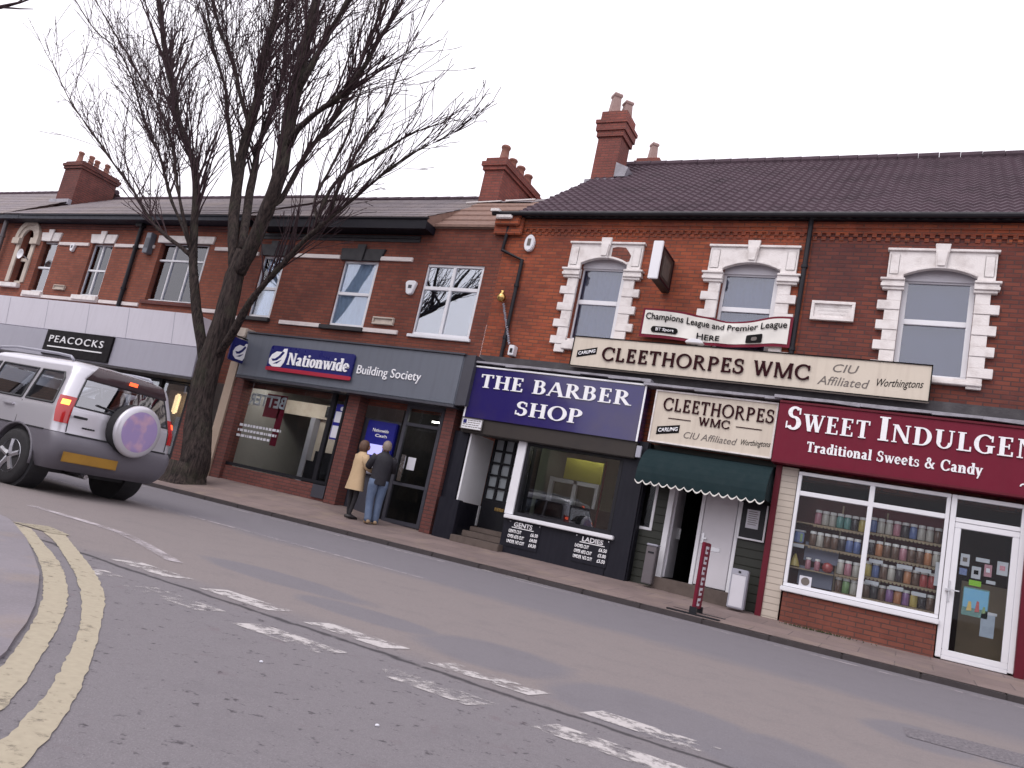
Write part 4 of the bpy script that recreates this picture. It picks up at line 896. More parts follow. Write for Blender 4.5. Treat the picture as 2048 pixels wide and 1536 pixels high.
# club signs
def brand(o, X0, X1, Z0, Z1, y, sl=.13):
    MB().fprism([(X0,Z0),(X1,Z0+sl),(X1,Z1+sl),(X0,Z1)], y-.006, y-.001).build('badge', M['ink'], o)
    sans('CARLING', X0+.03, X1-.03, Z0+.05, (Z1-Z0)*.45, y-.007, M['white'], o, 'badge_lettering', bold=.03, tilt=sl/(X1-X0)*.95)
s = board('club_sign', 'long cream club sign with dark maroon capitals fixed across the brick wall under the banner', -6.36, .05, 4.09, 4.72, 13.68, M['cream'], .12, M['ink'], .018, bev=.008)
serif('CLEETHORPES WMC', -5.69, -1.80, 4.255, .27, 13.68, M['maroon_ink'], s, face='roman', thick=.03)
brand(s, -6.23, -5.82, 4.27, 4.41, 13.68, .10)
sans('CIU', -1.46, -1.05, 4.45, .14, 13.68, M['grey_ink'], s, shear=.25, bold=.0); sans('Affiliated', -1.68, -.86, 4.21, .15, 13.68, M['grey_ink'], s, shear=.25, bold=0)
sans('Worthingtons', -.75, -.06, 4.27, .13, 13.68, M['ink'], s, shear=.35, bold=.0, tilt=.06)
mb = MB()
for X in (-5.6,-3.2,-.8): mb.fbox(X-.03,X+.03,4.15,4.6,13.81,13.998)
mb.build('bracket', M['black'], s)
s = board('club_sign', 'squarish cream club sign above the green canopy with two short dashes beside its middle word', -4.48, -2.25, 2.80, 3.80, 13.58, M['cream'], .2, M['stone'], .03, bev=.01)
serif('CLEETHORPES', -4.29, -2.28, 3.42, .24, 13.58, M['maroon_ink'], s, face='roman', thick=.02); serif('WMC', -3.60, -3.02, 3.22, .15, 13.58, M['maroon_ink'], s, face='roman', thick=.02)
MB().fbox(-4.16,-3.74,3.275,3.29,13.57,13.5795).fbox(-2.92,-2.47,3.275,3.29,13.57,13.5795).build('dash', M['maroon_ink'], s)
brand(s, -4.34, -3.92, 2.95, 3.10, 13.58, .08)
sans('CIU Affiliated', -3.82, -2.86, 2.95, .12, 13.58, M['grey_ink'], s, shear=.25, bold=0); sans('Worthingtons', -2.79, -2.29, 2.97, .10, 13.58, M['ink'], s, shear=.35, bold=.0, tilt=.06)
# sweet shop
s = board('shop_sign', 'wide maroon sweet shop sign with large white capitals above a smaller white line', -2.24, 2.6, 2.76, 3.86, 13.46, M['maroon'], .36, M['maroon_d'], .04, bev=.01, edges='tb')
serif('SWEET', -2.10, -.74, 3.36, .40, 13.46, M['white'], s, face='sweet', small=.74); serif('INDULGENCE', -.64, 2.15, 3.36, .40, 13.46, M['white'], s, face='sweet', small=.74)
serif('Traditional Sweets & Candy', -1.70, .89, 3.01, .175, 13.46, M['white'], s, face='slab', thick=.012)
MB().fprism([(1.435+r_*math.cos(R_(a)),2.93+r_*math.sin(R_(a))) for r_, aa_ in ((.05,range(0,190,30)),(.03,range(180,-10,-30))) for a in aa_], 13.45, 13.4595).build('round_mark', M['white'], s)
# canopy
s = thing('canopy', (fx(-3.4,13.3),13.5,fz(2.1,13.4)), 'dark green curved canopy with a white scalloped edge over the club door', 'canopy')
rows = []
X0, X1 = -4.32, -2.12
for k in range(9):
    q = R_(90*k/8); rows.append([(X0+.0, 13.9-.72*math.sin(q)*1.0, 2.02+.63*math.cos(q)), (X1, 13.9-.72*math.sin(q), 2.02+.63*math.cos(q))])
mb = MB().grid(rows)
for X in (X0, X1): mb.face([(X,r[0][1],r[0][2]) for r in rows]+[(X,13.9,2.02)])
mb.build('cover', M['canvas'], s, smooth=False, fix=True)
top, bot, lip = [], [], []
n = 120
for i in range(n+1):
    x = X0+(X1-X0)*i/n; wv = abs(math.sin(i/n*math.pi*15)); top.append((x,13.178,2.03)); bot.append((x,13.176,2.0-.055*wv)); lip.append((x,13.174,1.978-.058*wv))
MB().grid([top, bot]).build('valance', M['canvas'], s); MB().grid([[(a,b-.002,c) for a,b,c in bot], lip]).build('scalloped_trim', M['white_trim'], s)
MB().tube([(X0+.05,13.9,2.3),(X0+.05,13.2,2.04)], .012).tube([(X1-.05,13.9,2.3),(X1-.05,13.2,2.04)], .012).build('stay', M['steel'], s)
# banner
def drape(x, z, y):             # the banner hangs slack between its ties
    u = (x-fx(-4.99,13.9))/(fx(-2.24,13.9)-fx(-4.99,13.9)); sag = (.05+.09*max(0,(z-4.85))/.5)*math.exp(-((u-.62)/.22)**2)+.035*math.exp(-((u-.5)/.3)**2)
    wv = .035*math.sin(u*14+z*3)*math.exp(-((u-.45)/.3)**2)+.02*math.sin(u*31-z*9)*math.exp(-((u-.5)/.25)**2)
    return Vector((x, y+wv-.03, z-sag+.02*math.exp(-((u-.9)/.1)**2)))
s = thing('banner', (fx(-3.6,13.9),13.9,fz(4.85,13.9)), 'sagging white football banner with a red border tied below the middle upstairs window', 'banner')
def cloth(X0, X1, Z0, Z1, y):
    return MB().grid([[drape(fx(X0+(X1-X0)*i/60,y), fz(Z0+(Z1-Z0)*j/8,y), y) for i in range(61)] for j in range(9)])
cloth(-5.01,-2.22,4.80,5.38,13.90).build('red_border', M['maroon'], s, smooth=True); cloth(-4.97,-2.27,4.86,5.34,13.892).build('cloth', M['white_trim'], s, smooth=True)
sans('Champions League and Premier League', -4.94, -2.31, 5.165, .125, 13.876, M['ink'], s, warp=drape, bold=.012, thick=.003); sans('HERE', -3.90, -3.46, 4.90, .115, 13.876, M['ink'], s, warp=drape, bold=.015, thick=.003)
def flat(P, y, name, mat):
    xs_ = sorted(a for a, b in P); n_ = 24; lo_, hi_ = [], []
    for i in range(n_+1):
        X = xs_[0]+(xs_[-1]-xs_[0])*(i*.998+.024*n_*.04)/n_; zz = []
        for (a, b), (c, d) in zip(P, P[1:]+P[:1]):
            if (a-X)*(c-X) <= 0 and abs(a-c) > 1e-7: zz.append(b+(d-b)*(X-a)/(c-a))
        lo_.append(drape(fx(X,y), fz(min(zz),y), y)); hi_.append(drape(fx(X,y), fz(max(zz),y), y))
    return MB().grid([lo_, [(a+b)/2 for a, b in zip(lo_, hi_)], hi_]).build(name, mat, s)
flat(roundrect(-4.80,-4.26,4.91,5.03,.06), 13.874, 'badge', M['ink']); sans('BT Sport', -4.70, -4.34, 4.945, .055, 13.868, M['white'], s, 'badge_lettering', warp=drape, bold=.02, thick=.002)
flat(roundrect(-2.99,-2.71,4.88,5.06,.02), 13.874, 'square_panel', M['ink']); flat(roundrect(-2.90,-2.80,4.93,5.01,.03), 13.868, 'square_mark', M['grey_ink'])
s = thing('projecting_sign', (-4.64,13.99,5.68), 'dark brown box sign with white front edge projecting left of the middle upstairs window', 'projecting sign')
MB().box(-4.72,-4.56,13.12,13.97,5.70,6.36).build('case', M['darkbox'], s, bevel=.008); MB().box(-4.735,-4.545,13.07,13.119,5.66,6.40).build('front_edge', M['upvc'], s, bevel=.01)
mb = MB()
for zz in (5.72,6.30): mb.box(-4.559,-4.553,13.16,13.93,zz,zz+.04)
for yy in (13.16,13.89): mb.box(-4.559,-4.553,yy,yy+.04,5.761,6.299)
mb.build('rim', M['maroon_ink'], s); MB().box(-4.559,-4.555,13.3,13.75,5.82,6.2).build('faded_panel', M['step_stone'], s)
# building society signs
s = board('shop_sign', 'wide grey building society fascia with a raised blue panel and white words', -15.29, -8.80, 2.97, 4.08, 13.42, M['nw_grey'], .5, None, bev=.02)
MB().fbox(-15.29,-8.80,2.92,2.968,13.40,13.9).fbox(-15.29,-8.8,4.081,4.12,13.38,13.98).build('trim', M['nw_grey_d'], s)
MB().prism([(fx(-8.795,13.42),fz(2.97,13.42)),(fx(-8.795,13.42)+.25,fz(2.97,13.6)),(fx(-8.795,13.42)+.25,fz(4.06,13.6)),(fx(-8.795,13.42),fz(4.08,13.42))], 13.44, 13.9).build('return_end', M['nw_grey_d'], s)
MB().fprism(roundrect(-14.36,-11.71,3.21,3.83,.08), 13.36, 13.415).build('blue_panel', M['nw_blue'], s, bevel=.01)
MB().fprism(roundrect(-14.38,-11.69,3.195,3.295,.045), 13.345, 13.358).build('red_stripe', M['nw_red'], s, bevel=.006)
serif('Nationwide', -13.72, -11.80, 3.385, .30, 13.36, M['white'], s, face='slab', thick=.02, gap=.0)
def emblem(o, X0, X1, Z0, Z1, y, name='emblem'):     # house outline with a curved sweep inside
    w_, h_ = X1-X0, Z1-Z0
    P = lambda u, v: (X0+u*w_, Z0+v*h_)
    mb = MB()
    out = [P(.30,.0),P(.82,.02),P(.95,.28),P(1.0,.62),P(.98,1.0),P(.78,.98),P(.70,.80),P(.36,.80),P(.12,.62),P(.0,.36),P(.06,.14)]
    mb.fprism(out, y-.012, y-.001); o2 = mb.build(name, M['white'], o)
    MB().fprism([P(.14,.40),P(.36,.42),P(.56,.58),P(.74,.84),P(.86,.78),P(.70,.52),P(.50,.34),P(.26,.28)], y-.0145, y-.0125).fprism([P(.30,.14),P(.56,.18),P(.80,.40),P(.56,.29)], y-.0145, y-.0125).build('emblem_mark', M['nw_blue'], o2)
emblem(s, -14.33, -13.80, 3.30, 3.78, 13.36)
sans('Building Society', -11.55, -9.77, 3.385, .20, 13.42, M['white'], s, bold=.0, thick=.02)
xh = -14.58
s = thing('hanging_sign', (xh,13.3,3.15), 'small square blue sign with white house emblem hanging beside the tree', 'hanging sign')
MB().box(xh-.04,xh+.04,12.98,13.52,3.16,3.72).build('panel', M['nw_blue'], s, bevel=.02)
MB().tube([(xh,12.95,3.76),(xh,13.9,3.76)], .015).build('bracket', M['black'], s)
mb = MB(); Pq = lambda u, v: (13.04+.42*u, 3.22+.44*v)
for poly, e in (([Pq(.30,.0),Pq(.82,.02),Pq(.95,.28),Pq(1,.62),Pq(.98,1),Pq(.78,.98),Pq(.7,.8),Pq(.36,.8),Pq(.12,.62),Pq(0,.36),Pq(.06,.14)], .008),):
    n_ = len(poly); mb.face([(xh+.04+e,a,b) for a, b in poly]); 
    for i in range(n_): a, b = poly[i], poly[(i+1)%n_]; mb.face([(xh+.04,a[0],a[1]),(xh+.04,b[0],b[1]),(xh+.04+e,b[0],b[1]),(xh+.04+e,a[0],a[1])])
em = mb.build('emblem', M['white'], s)
mb = MB()
for poly in ([Pq(.14,.40),Pq(.36,.42),Pq(.56,.58),Pq(.74,.84),Pq(.86,.78),Pq(.70,.52),Pq(.50,.34),Pq(.26,.28)],[Pq(.30,.14),Pq(.56,.18),Pq(.80,.40),Pq(.56,.29)]): mb.face([(xh+.051,a,b) for a, b in poly])
mb.build('emblem_mark', M['nw_blue'], em)
s = thing('cash_machine', (fx(-10.5,14),14.0,.3), 'blue cash machine panel in the wall bay beside the glass bank door', 'cash machine')
MB().fbox(-10.90,-10.10,1.55,2.38,13.93,14.05).build('surround', M['atm_blue'], s, bevel=.02); sans('Nationwide', -10.72, -10.28, 2.14, .07, 13.93, M['white'], s, bold=.03); sans('Cash', -10.62, -10.3, 2.03, .06, 13.93, M['white'], s, bold=.03)
MB().fbox(-10.80,-10.2,1.20,1.549,13.92,14.02).build('keypad_housing', M['grey_box'], s, bevel=.02); MB().fbox(-10.72,-10.35,1.62,1.86,13.915,13.9295).build('screen', emit('cash_screen', (.45,.45,.9), .5), s)
# clothes shop canopy and sign
s = thing('shop_canopy', (-21.5,13.4,2.6), 'long white and grey panelled canopy above the clothes shop window', 'shop canopy')
yp = 13.3
MB().fprism([(-31,3.555),(-16.86,3.555),(-17.30,4.44),(-31,4.50)], yp, 13.98).build('white_band', M['p_white'], s, bevel=.01)
MB().fprism([(-31,2.74),(-16.82,2.74),(-16.87,3.545),(-31,3.545)], yp-.03, 13.98).build('grey_band', M['p_grey'], s, bevel=.01)
mb = MB()
for X in (-27.9,-25.6,-23.6,-21.6,-19.8,-17.9): mb.fprism([(X-.05,3.56),(X-.03,3.56),(X-.23,4.44),(X-.25,4.44)], yp-.004, yp-.001)
mb.build('panel_joint', M['p_grey'], s)
MB().fbox(-31,-16.8,2.68,2.735,yp-.05,13.9).build('lower_edge', M['lead_dark'], s)
s = board('shop_sign', 'black sign with thin white capitals on the pale canopy behind the car', -23.42, -20.33, 2.80, 3.56, yp-.09, M['p_black'], .06)
sans('PEACOCKS', -23.18, -20.66, 3.19, .20, yp-.09, M['white'], s, bold=.0, thick=.02, space=1.25); MB().fbox(-23.22,-20.66,3.04,3.075,yp-.105,yp-.091).build('white_line', M['white'], s)
# small fittings
def bell(X, Z, w_, h_, label, mat='upvc'):
    o = thing('alarm_box', (X,YW,Z), label, 'alarm box')
    MB().prism([(X-w_*.5,Z+h_*.35),(X-w_*.3,Z+h_*.5),(X+w_*.3,Z+h_*.5),(X+w_*.5,Z+h_*.35),(X+w_*.28,Z-h_*.4),(X,Z-h_*.5),(X-w_*.28,Z-h_*.4)], YW-.09, YW-.002).build('cover', M[mat], o, bevel=.015)
    MB().prism([(X-w_*.16,Z-.02),(X+w_*.16,Z-.02),(X+w_*.16,Z+.06),(X-w_*.16,Z+.06)], YW-.094, YW-.0905).build('badge', M['nw_grey_d'], o); return o
bell(-10.59, 5.50, .30, .34, 'white shield shaped alarm box left of the four paned window'); bell(-23.42, 6.16, .24, .26, 'small white alarm box between the two narrow white headed windows')
o = thing('alarm_box', (-7.79,YW,6.65), 'tall oval white alarm box at the top left corner of the orange brick wall', 'alarm box')
MB().prism([(-7.79+.12*math.cos(k*.3),6.65+.19*math.sin(k*.3)) for k in range(21)], YW-.10, YW-.002).build('cover', M['upvc'], o, bevel=.02); MB().box(-7.83,-7.75,YW-.105,YW-.1005,6.58,6.74).build('badge', M['grey_ink'], o)
o = thing('wall_box', (-19.92,YW,6.05), 'grey upright box fixed to the brick wall left of the wide three part window', 'wall box')
MB().box(-20.02,-19.80,YW-.18,YW-.002,6.05,6.66).build('casing', M['nw_grey'], o, bevel=.015); MB().box(-19.98,-19.84,YW-.185,YW-.181,6.2,6.5).build('door_panel', M['nw_grey_d'], o)
o = thing('satellite_dish', (-25.6,YW,5.75), 'small white dish bracketed beside the arched window at the far left', 'dish')
MB().lathe((-25.48,YW-.35,5.78), [(.02,.06),(.10,.045),(.16,.0),(.165,.0),(.10,.06),(.02,.075)], 14, 'y').build('dish', M['upvc'], o, smooth=True); MB().tube([(-25.48,YW-.28,5.78),(-25.55,YW,5.7)], .02).build('arm', M['grey_box'], o)
o = thing('wall_lamp', (fx(-8.2,13.8),13.8,fz(5.3,13.8)), 'brass ball lamp with a twisted cable running down the brick corner', 'lamp')
xl, zl = fx(-8.22,13.82), fz(5.42,13.82)
MB().lathe((xl,13.82,zl), [(.01,-.10),(.06,-.085),(.095,-.03),(.095,.03),(.06,.085),(.03,.11),(.05,.14),(.02,.16)], 14).build('ball', M['brass'], o, smooth=True); MB().tube([(xl,13.82,zl),(xl,13.99,zl+.02)], .02).build('arm', M['brass'], o)
pts = []
for k in range(60): t = k/59; pts.append((xl+.03+(fx(-7.82,13.85)-xl-.03)*t+.018*math.sin(k*1.9), 13.9+.018*math.cos(k*1.9), zl-.1-(zl-.1-fz(4.42,13.85))*t))
MB().tube(pts, .016, 6).build('cable', M['grey_box'], o)
o = thing('camera_box', (fx(-7.7,13.9),13.9,fz(4.25,13.9)), 'small white camera box at the foot of the twisted cable beside the drainpipe', 'camera')
MB().fbox(-7.79,-7.66,4.18,4.40,13.82,13.99).build('housing', M['upvc'], o, bevel=.01); MB().fbox(-7.75,-7.70,4.24,4.33,13.80,13.819).build('lens', M['black'], o)
o = thing('lamp_dome', (fx(-3.9,13.85),13.85,4.72), 'white half round lamp dome on top of the long cream club sign', 'lamp')
MB().prism([(fx(-3.91,13.8)+.17*math.cos(R_(k*18)), fz(4.74,13.8)+.085*math.sin(R_(k*18))) for k in range(11)], 13.72, 13.86).build('dome', M['upvc'], o, bevel=.012); MB().box(fx(-3.91,13.8)-.02,fx(-3.91,13.8)+.02,13.861,13.999,fz(4.74,13.8)+.01,fz(4.74,13.8)+.05).build('arm', M['black'], o)
# club door fittings
s = board('notice_board', 'dark framed notice board with one white paper between the white door and the red post', -2.62, -2.16, 1.36, 2.02, 13.93, M['black'], .04, M['upvc'], .03, 'notice board', edges='blr')
MB().fbox(-2.50,-2.29,1.56,1.88,13.92,13.9295).build('paper', M['paper'], s)
mb = MB()
for k in range(7): mb.fbox(-2.47,-2.33+.02*(k%2),1.84-.036*k,1.85-.036*k,13.9185,13.9195)
mb.build('print', M['grey_ink'], s)
o = thing('ash_bin', (fx(-4.05,13.6),13.6,zp(-3.95,13.6)), 'narrow dull grey wall bin standing left of the open club doorway', 'bin')
MB().fbox(-4.14,-3.95,.26,.93,13.58,13.75).build('body', M['grey_bin'], o, bevel=.012); MB().fbox(-4.15,-3.94,.931,.97,13.56,13.76).build('lid', M['grey_box'], o, bevel=.012); MB().fbox(-4.10,-3.99,.80,.83,13.572,13.5795).build('slot', M['black'], o)
o = thing('metal_cabinet', (fx(-2.46,13.5),13.5,zp(-2.4,13.5)), 'light grey metal box standing right of the white club door', 'cabinet')
MB().fbox(-2.61,-2.33,.19,.85,13.45,13.62).build('body', M['grey_box'], o, bevel=.014); MB().fbox(-2.59,-2.35,.76,.765,13.444,13.4495).fbox(-2.585,-2.355,.22,.75,13.446,13.4495).build('door_panel', M['upvc_grey'], o, bevel=.002); MB().fbox(-2.49,-2.45,.79,.82,13.44,13.4495).build('lock', M['black'], o)
# forecourt sign on the kerb
o = thing('pavement_sign', (-2.6,11.82,.12), 'narrow red board with white characters on a flat black stand at the kerb', 'pavement sign')
MB().box(-2.635,-2.585,11.62,12.02,.16,1.12).build('board', M['maroon'], o, bevel=.008)
mb = MB(); rnd = random.Random(9)
for k in range(6):               # pale worn characters one under another
    z = 1.01-.15*k; a = 11.70+rnd.uniform(-.02,.02)
    mb.box(-2.5849,-2.583,a,a+.05,z-.055,z+.055).box(-2.5849,-2.583,a+.051,a+.20,z+.015,z+.055).box(-2.5849,-2.583,a+.051,a+rnd.uniform(.14,.2),z-.055,z-.018)
mb.build('lettering', M['paper'], o)
MB().box(-2.66,-2.56,11.60,11.66,.10,.19).box(-2.66,-2.56,11.98,12.04,.10,.19).box(-2.98,-2.22,11.57,11.66,.072,.099).box(-2.98,-2.22,11.97,12.06,.078,.105).build('stand', M['black'], o)
# ------------------------------------------------------------------ sweet jars on their shelves
JC = {'pink': (.55,.18,.25), 'pale': (.55,.5,.45), 'brown': (.16,.07,.04), 'teal': (.10,.30,.28), 'blue': (.10,.16,.45), 'yellow': (.62,.45,.06), 'red': (.5,.03,.03), 'purple': (.28,.10,.34), 'orange': (.6,.2,.05), 'dark': (.05,.03,.04), 'green': (.18,.34,.10)}
JM = {k: paint('sweets_'+k, tuple(.9*(x*.8+.2*sum(v)/3) for x in v), .18, .6, tuple(min(1, x*.9+.14) for x in v), 34, coat=.6) for k, v in JC.items()}
M['lid'] = paint('jar_lid', (.88,.85,.86), .35, .1); M['shelf'] = paint('shelf_wood', (.36,.26,.17), .5, .3)
JH, JR = .225, .0555
def jar_meshes():
    mj = MB().lathe((0,0,0), [(JR*.85,0),(JR,.01),(JR,JH*.72),(JR*.72,JH*.86),(JR*.68,JH*.88)], 14); ml = MB().lathe((0,0,0), [(JR*.78,JH*.85),(JR*.90,JH*.86),(JR*.90,JH*1.03),(JR*.78,JH*1.04)], 14)
    return mj, ml
mj, ml = jar_meshes(); lid_me = None; jar_me = {}
NTH = ('first','second','third','fourth','fifth','sixth','seventh','eighth','ninth','tenth')
def place_jar(x, y, z, col, label, sc=1):
    global lid_me
    if col not in jar_me:
        o = mj.build('jar_body', JM[col], None, smooth=True); jar_me[col] = o.data; bpy.data.objects.remove(o)
    if lid_me is None:
        o = ml.build('lid', M['lid'], None, smooth=False); lid_me = o.data; bpy.data.objects.remove(o)
    o = bpy.data.objects.new('sweet_jar', jar_me[col]); C.objects.link(o); o.location = (x, y, z); o.scale = (sc, sc, sc); tag(o, label, 'jar', 'sweet jars on the window shelves')
    l = bpy.data.objects.new('lid', lid_me); C.objects.link(l); l.parent = o
MB().fbox(-.58,.50,.75,2.25,14.09,14.1).build('display_cloth', M['maroon_d'], club); MB().fbox(-1.74,-.62,.75,2.25,14.09,14.1).build('display_cloth', M['sweet_wall'], club)
rnd = random.Random(11); yj = 13.95
ROWS = (   # pane, shelf, shelf height Z, first X, step, colours in order
 ('left','top',1.83,-1.36,.112,('pink','pale','pale','teal','teal','dark','yellow')),
 ('left','second',1.47,-1.40,.112,('brown','pale','brown','brown','dark','blue','blue')),
 ('left','third',1.10,-.93,.115,('pale','pink','pale')),
 ('left','lowest',.82,-.93,.115,('brown','green','pale')),
 ('right','top',1.86,-.53,.115,('blue','pale','pale','pink','dark','blue','pale','pale','brown')),
 ('right','second',1.50,-.52,.115,('dark','orange','brown','brown','pink','brown','brown','orange','pale')),
 ('right','third',1.16,-.53,.113,('yellow','blue','brown','pale','dark','orange','brown','red','red')),
 ('right','lowest',.83,-.52,.113,('brown','dark','brown','purple','orange','purple','yellow','dark','brown')))
for pane, shelf, Z, X, st_, cols in ROWS:
    for k, c_ in enumerate(cols):
        place_jar(fx(X+st_*k,yj), yj+rnd.uniform(-.02,.02), fz(Z,yj), c_, '%s sweet jar, %s from left on the %s shelf of the %s pane' % (c_, NTH[k], shelf, pane))
for pane, X0, X1 in (('left',-1.72,-.64),('right',-.58,.50)):
    o = thing('display_shelving', (fx((X0+X1)/2,14),13.9,.7), 'wooden display shelving behind the %s pane of the sweet shop window' % pane, 'shelving')
    for r in ROWS:
        if r[0] == pane: MB().fbox(X0 if not (pane == 'left' and r[1] in ('third','lowest')) else -1.0,X1,r[2]-.022,r[2]-.004,13.86,14.06).build('shelf', M['shelf'], o)
    mb = MB()
    for X in ((-1.0,) if pane == 'left' else (-.34,)): mb.fbox(X-.012,X+.012,.7,2.2,14.061,14.08)
    mb.build('upright', M['shelf'], o)
    for r in ROWS:
        if r[0] != pane: continue
        mb = MB(); X = r[3]-.04                                     # scalloped shelf edging
        while X < X1-.02: mb.lathe((fx(X,13.855),13.853,fz(r[2]-.03,13.855)), [(.004,0),(.022,0),(.022,.004),(.004,.004)], 8, 'y'); X += .055
        mb.build('edging', M['shelf'], o)
TAGS = ((-.62+.09,1.44,.20),(-.13,1.44,.22),(.13,1.44,.22),(-.55,1.10,.2),(-.2,1.09,.2),(.12,1.07,.2))
for k, (X, Z, w_) in enumerate(TAGS):
    o = tag(MB().fbox(X,X+w_,Z-.06,Z,13.83,13.838).build('price_strip', M['paper'], None, bevel=.002), 'white price strip, %s from the left on the %s shelf edge of the right pane' % (NTH[k%3], 'second' if k < 3 else 'third'), 'price strip', 'white price strips in the sweet window')
o = thing('sweet_tub', (fx(-1.62,yj),yj,fz(1.5,yj)), 'blue and green striped sweet tub at the left end of the second shelf', 'tub')
MB().fbox(-1.69,-1.54,1.48,1.66,13.9,14.02).build('tub_body', JM['blue'], o, bevel=.012); MB().fbox(-1.70,-1.53,1.661,1.69,13.89,14.03).build('lid', M['paper'], o, bevel=.006); MB().fbox(-1.60,-1.56,1.50,1.63,13.894,13.8995).build('side_label', JM['green'], o); 
tag(MB().fbox(-1.70,-1.52,1.40,1.455,13.84,13.85).build('price_strip', M['paper'], None), 'white price strip under the blue striped tub in the left pane', 'price strip', 'white price strips in the sweet window')
tag(MB().lathe((fx(-1.63,yj),yj,fz(1.10,yj)), [(.015,.19),(.05,.1),(.085,0),(.085,-.01)][::-1], 12).build('sweet_cone', JM['yellow'], None, smooth=True), 'yellow cone bag of sweets standing at the left of the left pane', 'sweet bag')
tag(MB().lathe((fx(-1.12,yj),yj,fz(1.08,yj)), [(.02,0),(.07,.02),(.088,.08),(.07,.14),(.02,.165)], 14).build('sweet_ball', JM['red'], None, smooth=True), 'round red tub right of two small pale jars in the left pane', 'tub')
for k, X in enumerate((-1.42,-1.28)): place_jar(fx(X,yj), yj, fz(1.08,yj), 'pink', 'small pink jar on the middle ledge, %s left of the round red tub' % ('furthest' if k == 0 else 'just'), .8)
tag(MB().fbox(-1.70,-1.02,1.055,1.075,13.88,14.06).build('display_ledge', M['shelf'], None), 'low wooden ledge under the red tub in the left pane', 'shelf')
o = thing('window_sticker', (fx(-1.42,13.6),13.62,fz(.8,13.6)), 'square white sticker with a dark ring at the bottom left of the sweet window', 'sticker')
MB().fbox(-1.52,-1.33,.79,.96,13.652,13.655).build('card', M['paper'], o); MB().lathe((fx(-1.425,13.65),13.648,fz(.875,13.65)), [(.04,0),(.065,0),(.065,.003),(.04,.003)], 18, 'y').build('ring', M['grey_ink'], o)
tag(MB().fbox(.40,.47,1.22,1.58,13.70,13.704).build('notice', M['paper'], None), 'narrow white notice at the right edge of the right window pane', 'notice')
o = thing('door_poster', (fx(.98,13.7),13.67,fz(.9,13.7)), 'bright blue and green picture poster low on the glass sweet shop door', 'poster')
MB().fbox(.80,1.14,.88,1.30,13.668,13.671).build('sheet', JM['teal'], o); MB().fbox(.81,1.13,1.0,1.28,13.665,13.6675).build('blue_field', paint('sky_blue', (.18,.42,.62), .6, .3, (.3,.5,.5), 12), o)
for nm_, X_, w_, h_, c_ in (('yellow_shape',.86,.07,.13,'yellow'),('red_shape',.97,.06,.15,'red'),('green_shape',1.06,.05,.09,'green')): MB().fprism([(X_,.95),(X_+w_,.96),(X_+w_*.8,.96+h_),(X_+w_*.3,.95+h_*1.1)], 13.6615, 13.6635).build(nm_, JM[c_], o)
def sticker(X0, X1, Z0, Z1, mt, label, mark=None):
    o = thing('door_sticker', (fx((X0+X1)/2,13.7),13.66,fz(Z0,13.7)), label, 'sticker')
    MB().fbox(X0,X1,Z0,Z1,13.668,13.671).build('sheet', mt, o)
    if mark: MB().fbox(X0+(X1-X0)*.25,X1-(X1-X0)*.25,Z0+(Z1-Z0)*.35,Z1-(Z1-Z0)*.3,13.665,13.6675).build('mark', mark, o)
    return o
sticker(.72,.84,1.60,1.78,M['paper'],'white card with two dark spots at the upper left of the sweet shop door glass',M['grey_ink']); sticker(.88,1.00,1.44,1.62,M['paper'],'white and red sign with a dark dog shape in the middle of the door glass',M['ink'])
sticker(1.04,1.14,1.50,1.68,JM['pink'],'pink and white notice right of the dog sign on the door',M['paper']); sticker(1.20,1.34,1.56,1.76,M['paper'],'large pale square notice at the right of the door glass',JM['pink'])
sticker(.86,1.02,1.33,1.41,paint('lime', (.30,.62,.03), .5, .1),'lime green strip sticker above the picture poster on the door'); sticker(.72,.82,1.46,1.56,JM['blue'],'small blue sticker below the two spot card on the door')
sticker(1.08,1.20,1.40,1.45,M['paper'],'short white strip sticker right of the lime strip on the door'); sticker(1.06,1.24,.62,.95,paint('pale_blue', (.42,.48,.58), .6, .5, (.25,.28,.36), 8),'pale blue sheet at the lower right of the door glass'); sticker(1.06,1.26,.95,.99,M['paper'],'white strip above the pale blue sheet on the door')
sticker(.92,1.10,1.70,1.76,M['paper'],'wide white strip sticker near the top of the door glass')
MB().box(.8,1.6,14.6,14.62,.25,1.4).build('inner_shelving', M['shelf'], club)

# ------------------------------------------------------------------ the silver car turning away, brake lights on
mt, nt_, b_ = mat_new('silver_paint'); b_.inputs['Base Color'].default_value = (.58,.57,.62,1); b_.inputs['Metallic'].default_value = .45; b_.inputs['Roughness'].default_value = .34; b_.inputs['Coat Weight'].default_value = .6; b_.inputs['Coat Roughness'].default_value = .06; M['silver'] = mt; M['clad'] = paint('grey_cladding', (.13,.122,.145), .5, .15, None, 3, metal=.1)
M['car_glass'] = glass('car_glass', (.30,.33,.37), .12); M['tyre'] = paint('tyre', (.016,.015,.018), .8, .2, (.04,.036,.036)); M['alloy'] = paint('alloy', (.5,.5,.54), .3, .15, metal=.9)
M['lamp_red'] = paint('red_lens', (.42,.012,.015), .15, .1, coat=.8); M['lamp_lit'] = emit('lit_brake_lamp', (1,.10,.03), 1.8); M['lamp_hot'] = emit('hot_brake_lamp', (1,.36,.06), 2.6); M['plate'] = paint('yellow_plate', (.34,.18,.02), .6, .5, (.20,.10,.02), 6)
M['spoiler'] = paint('dark_spoiler', (.05,.028,.034), .25, .1, coat=.4); M['trim'] = paint('black_trim', (.02,.02,.024), .5, .1); M['seat'] = paint('car_interior', (.06,.058,.066), .8, .2)
CX, CYc = -9.0, 6.74           # rear bumper and centre line; the car points along -x
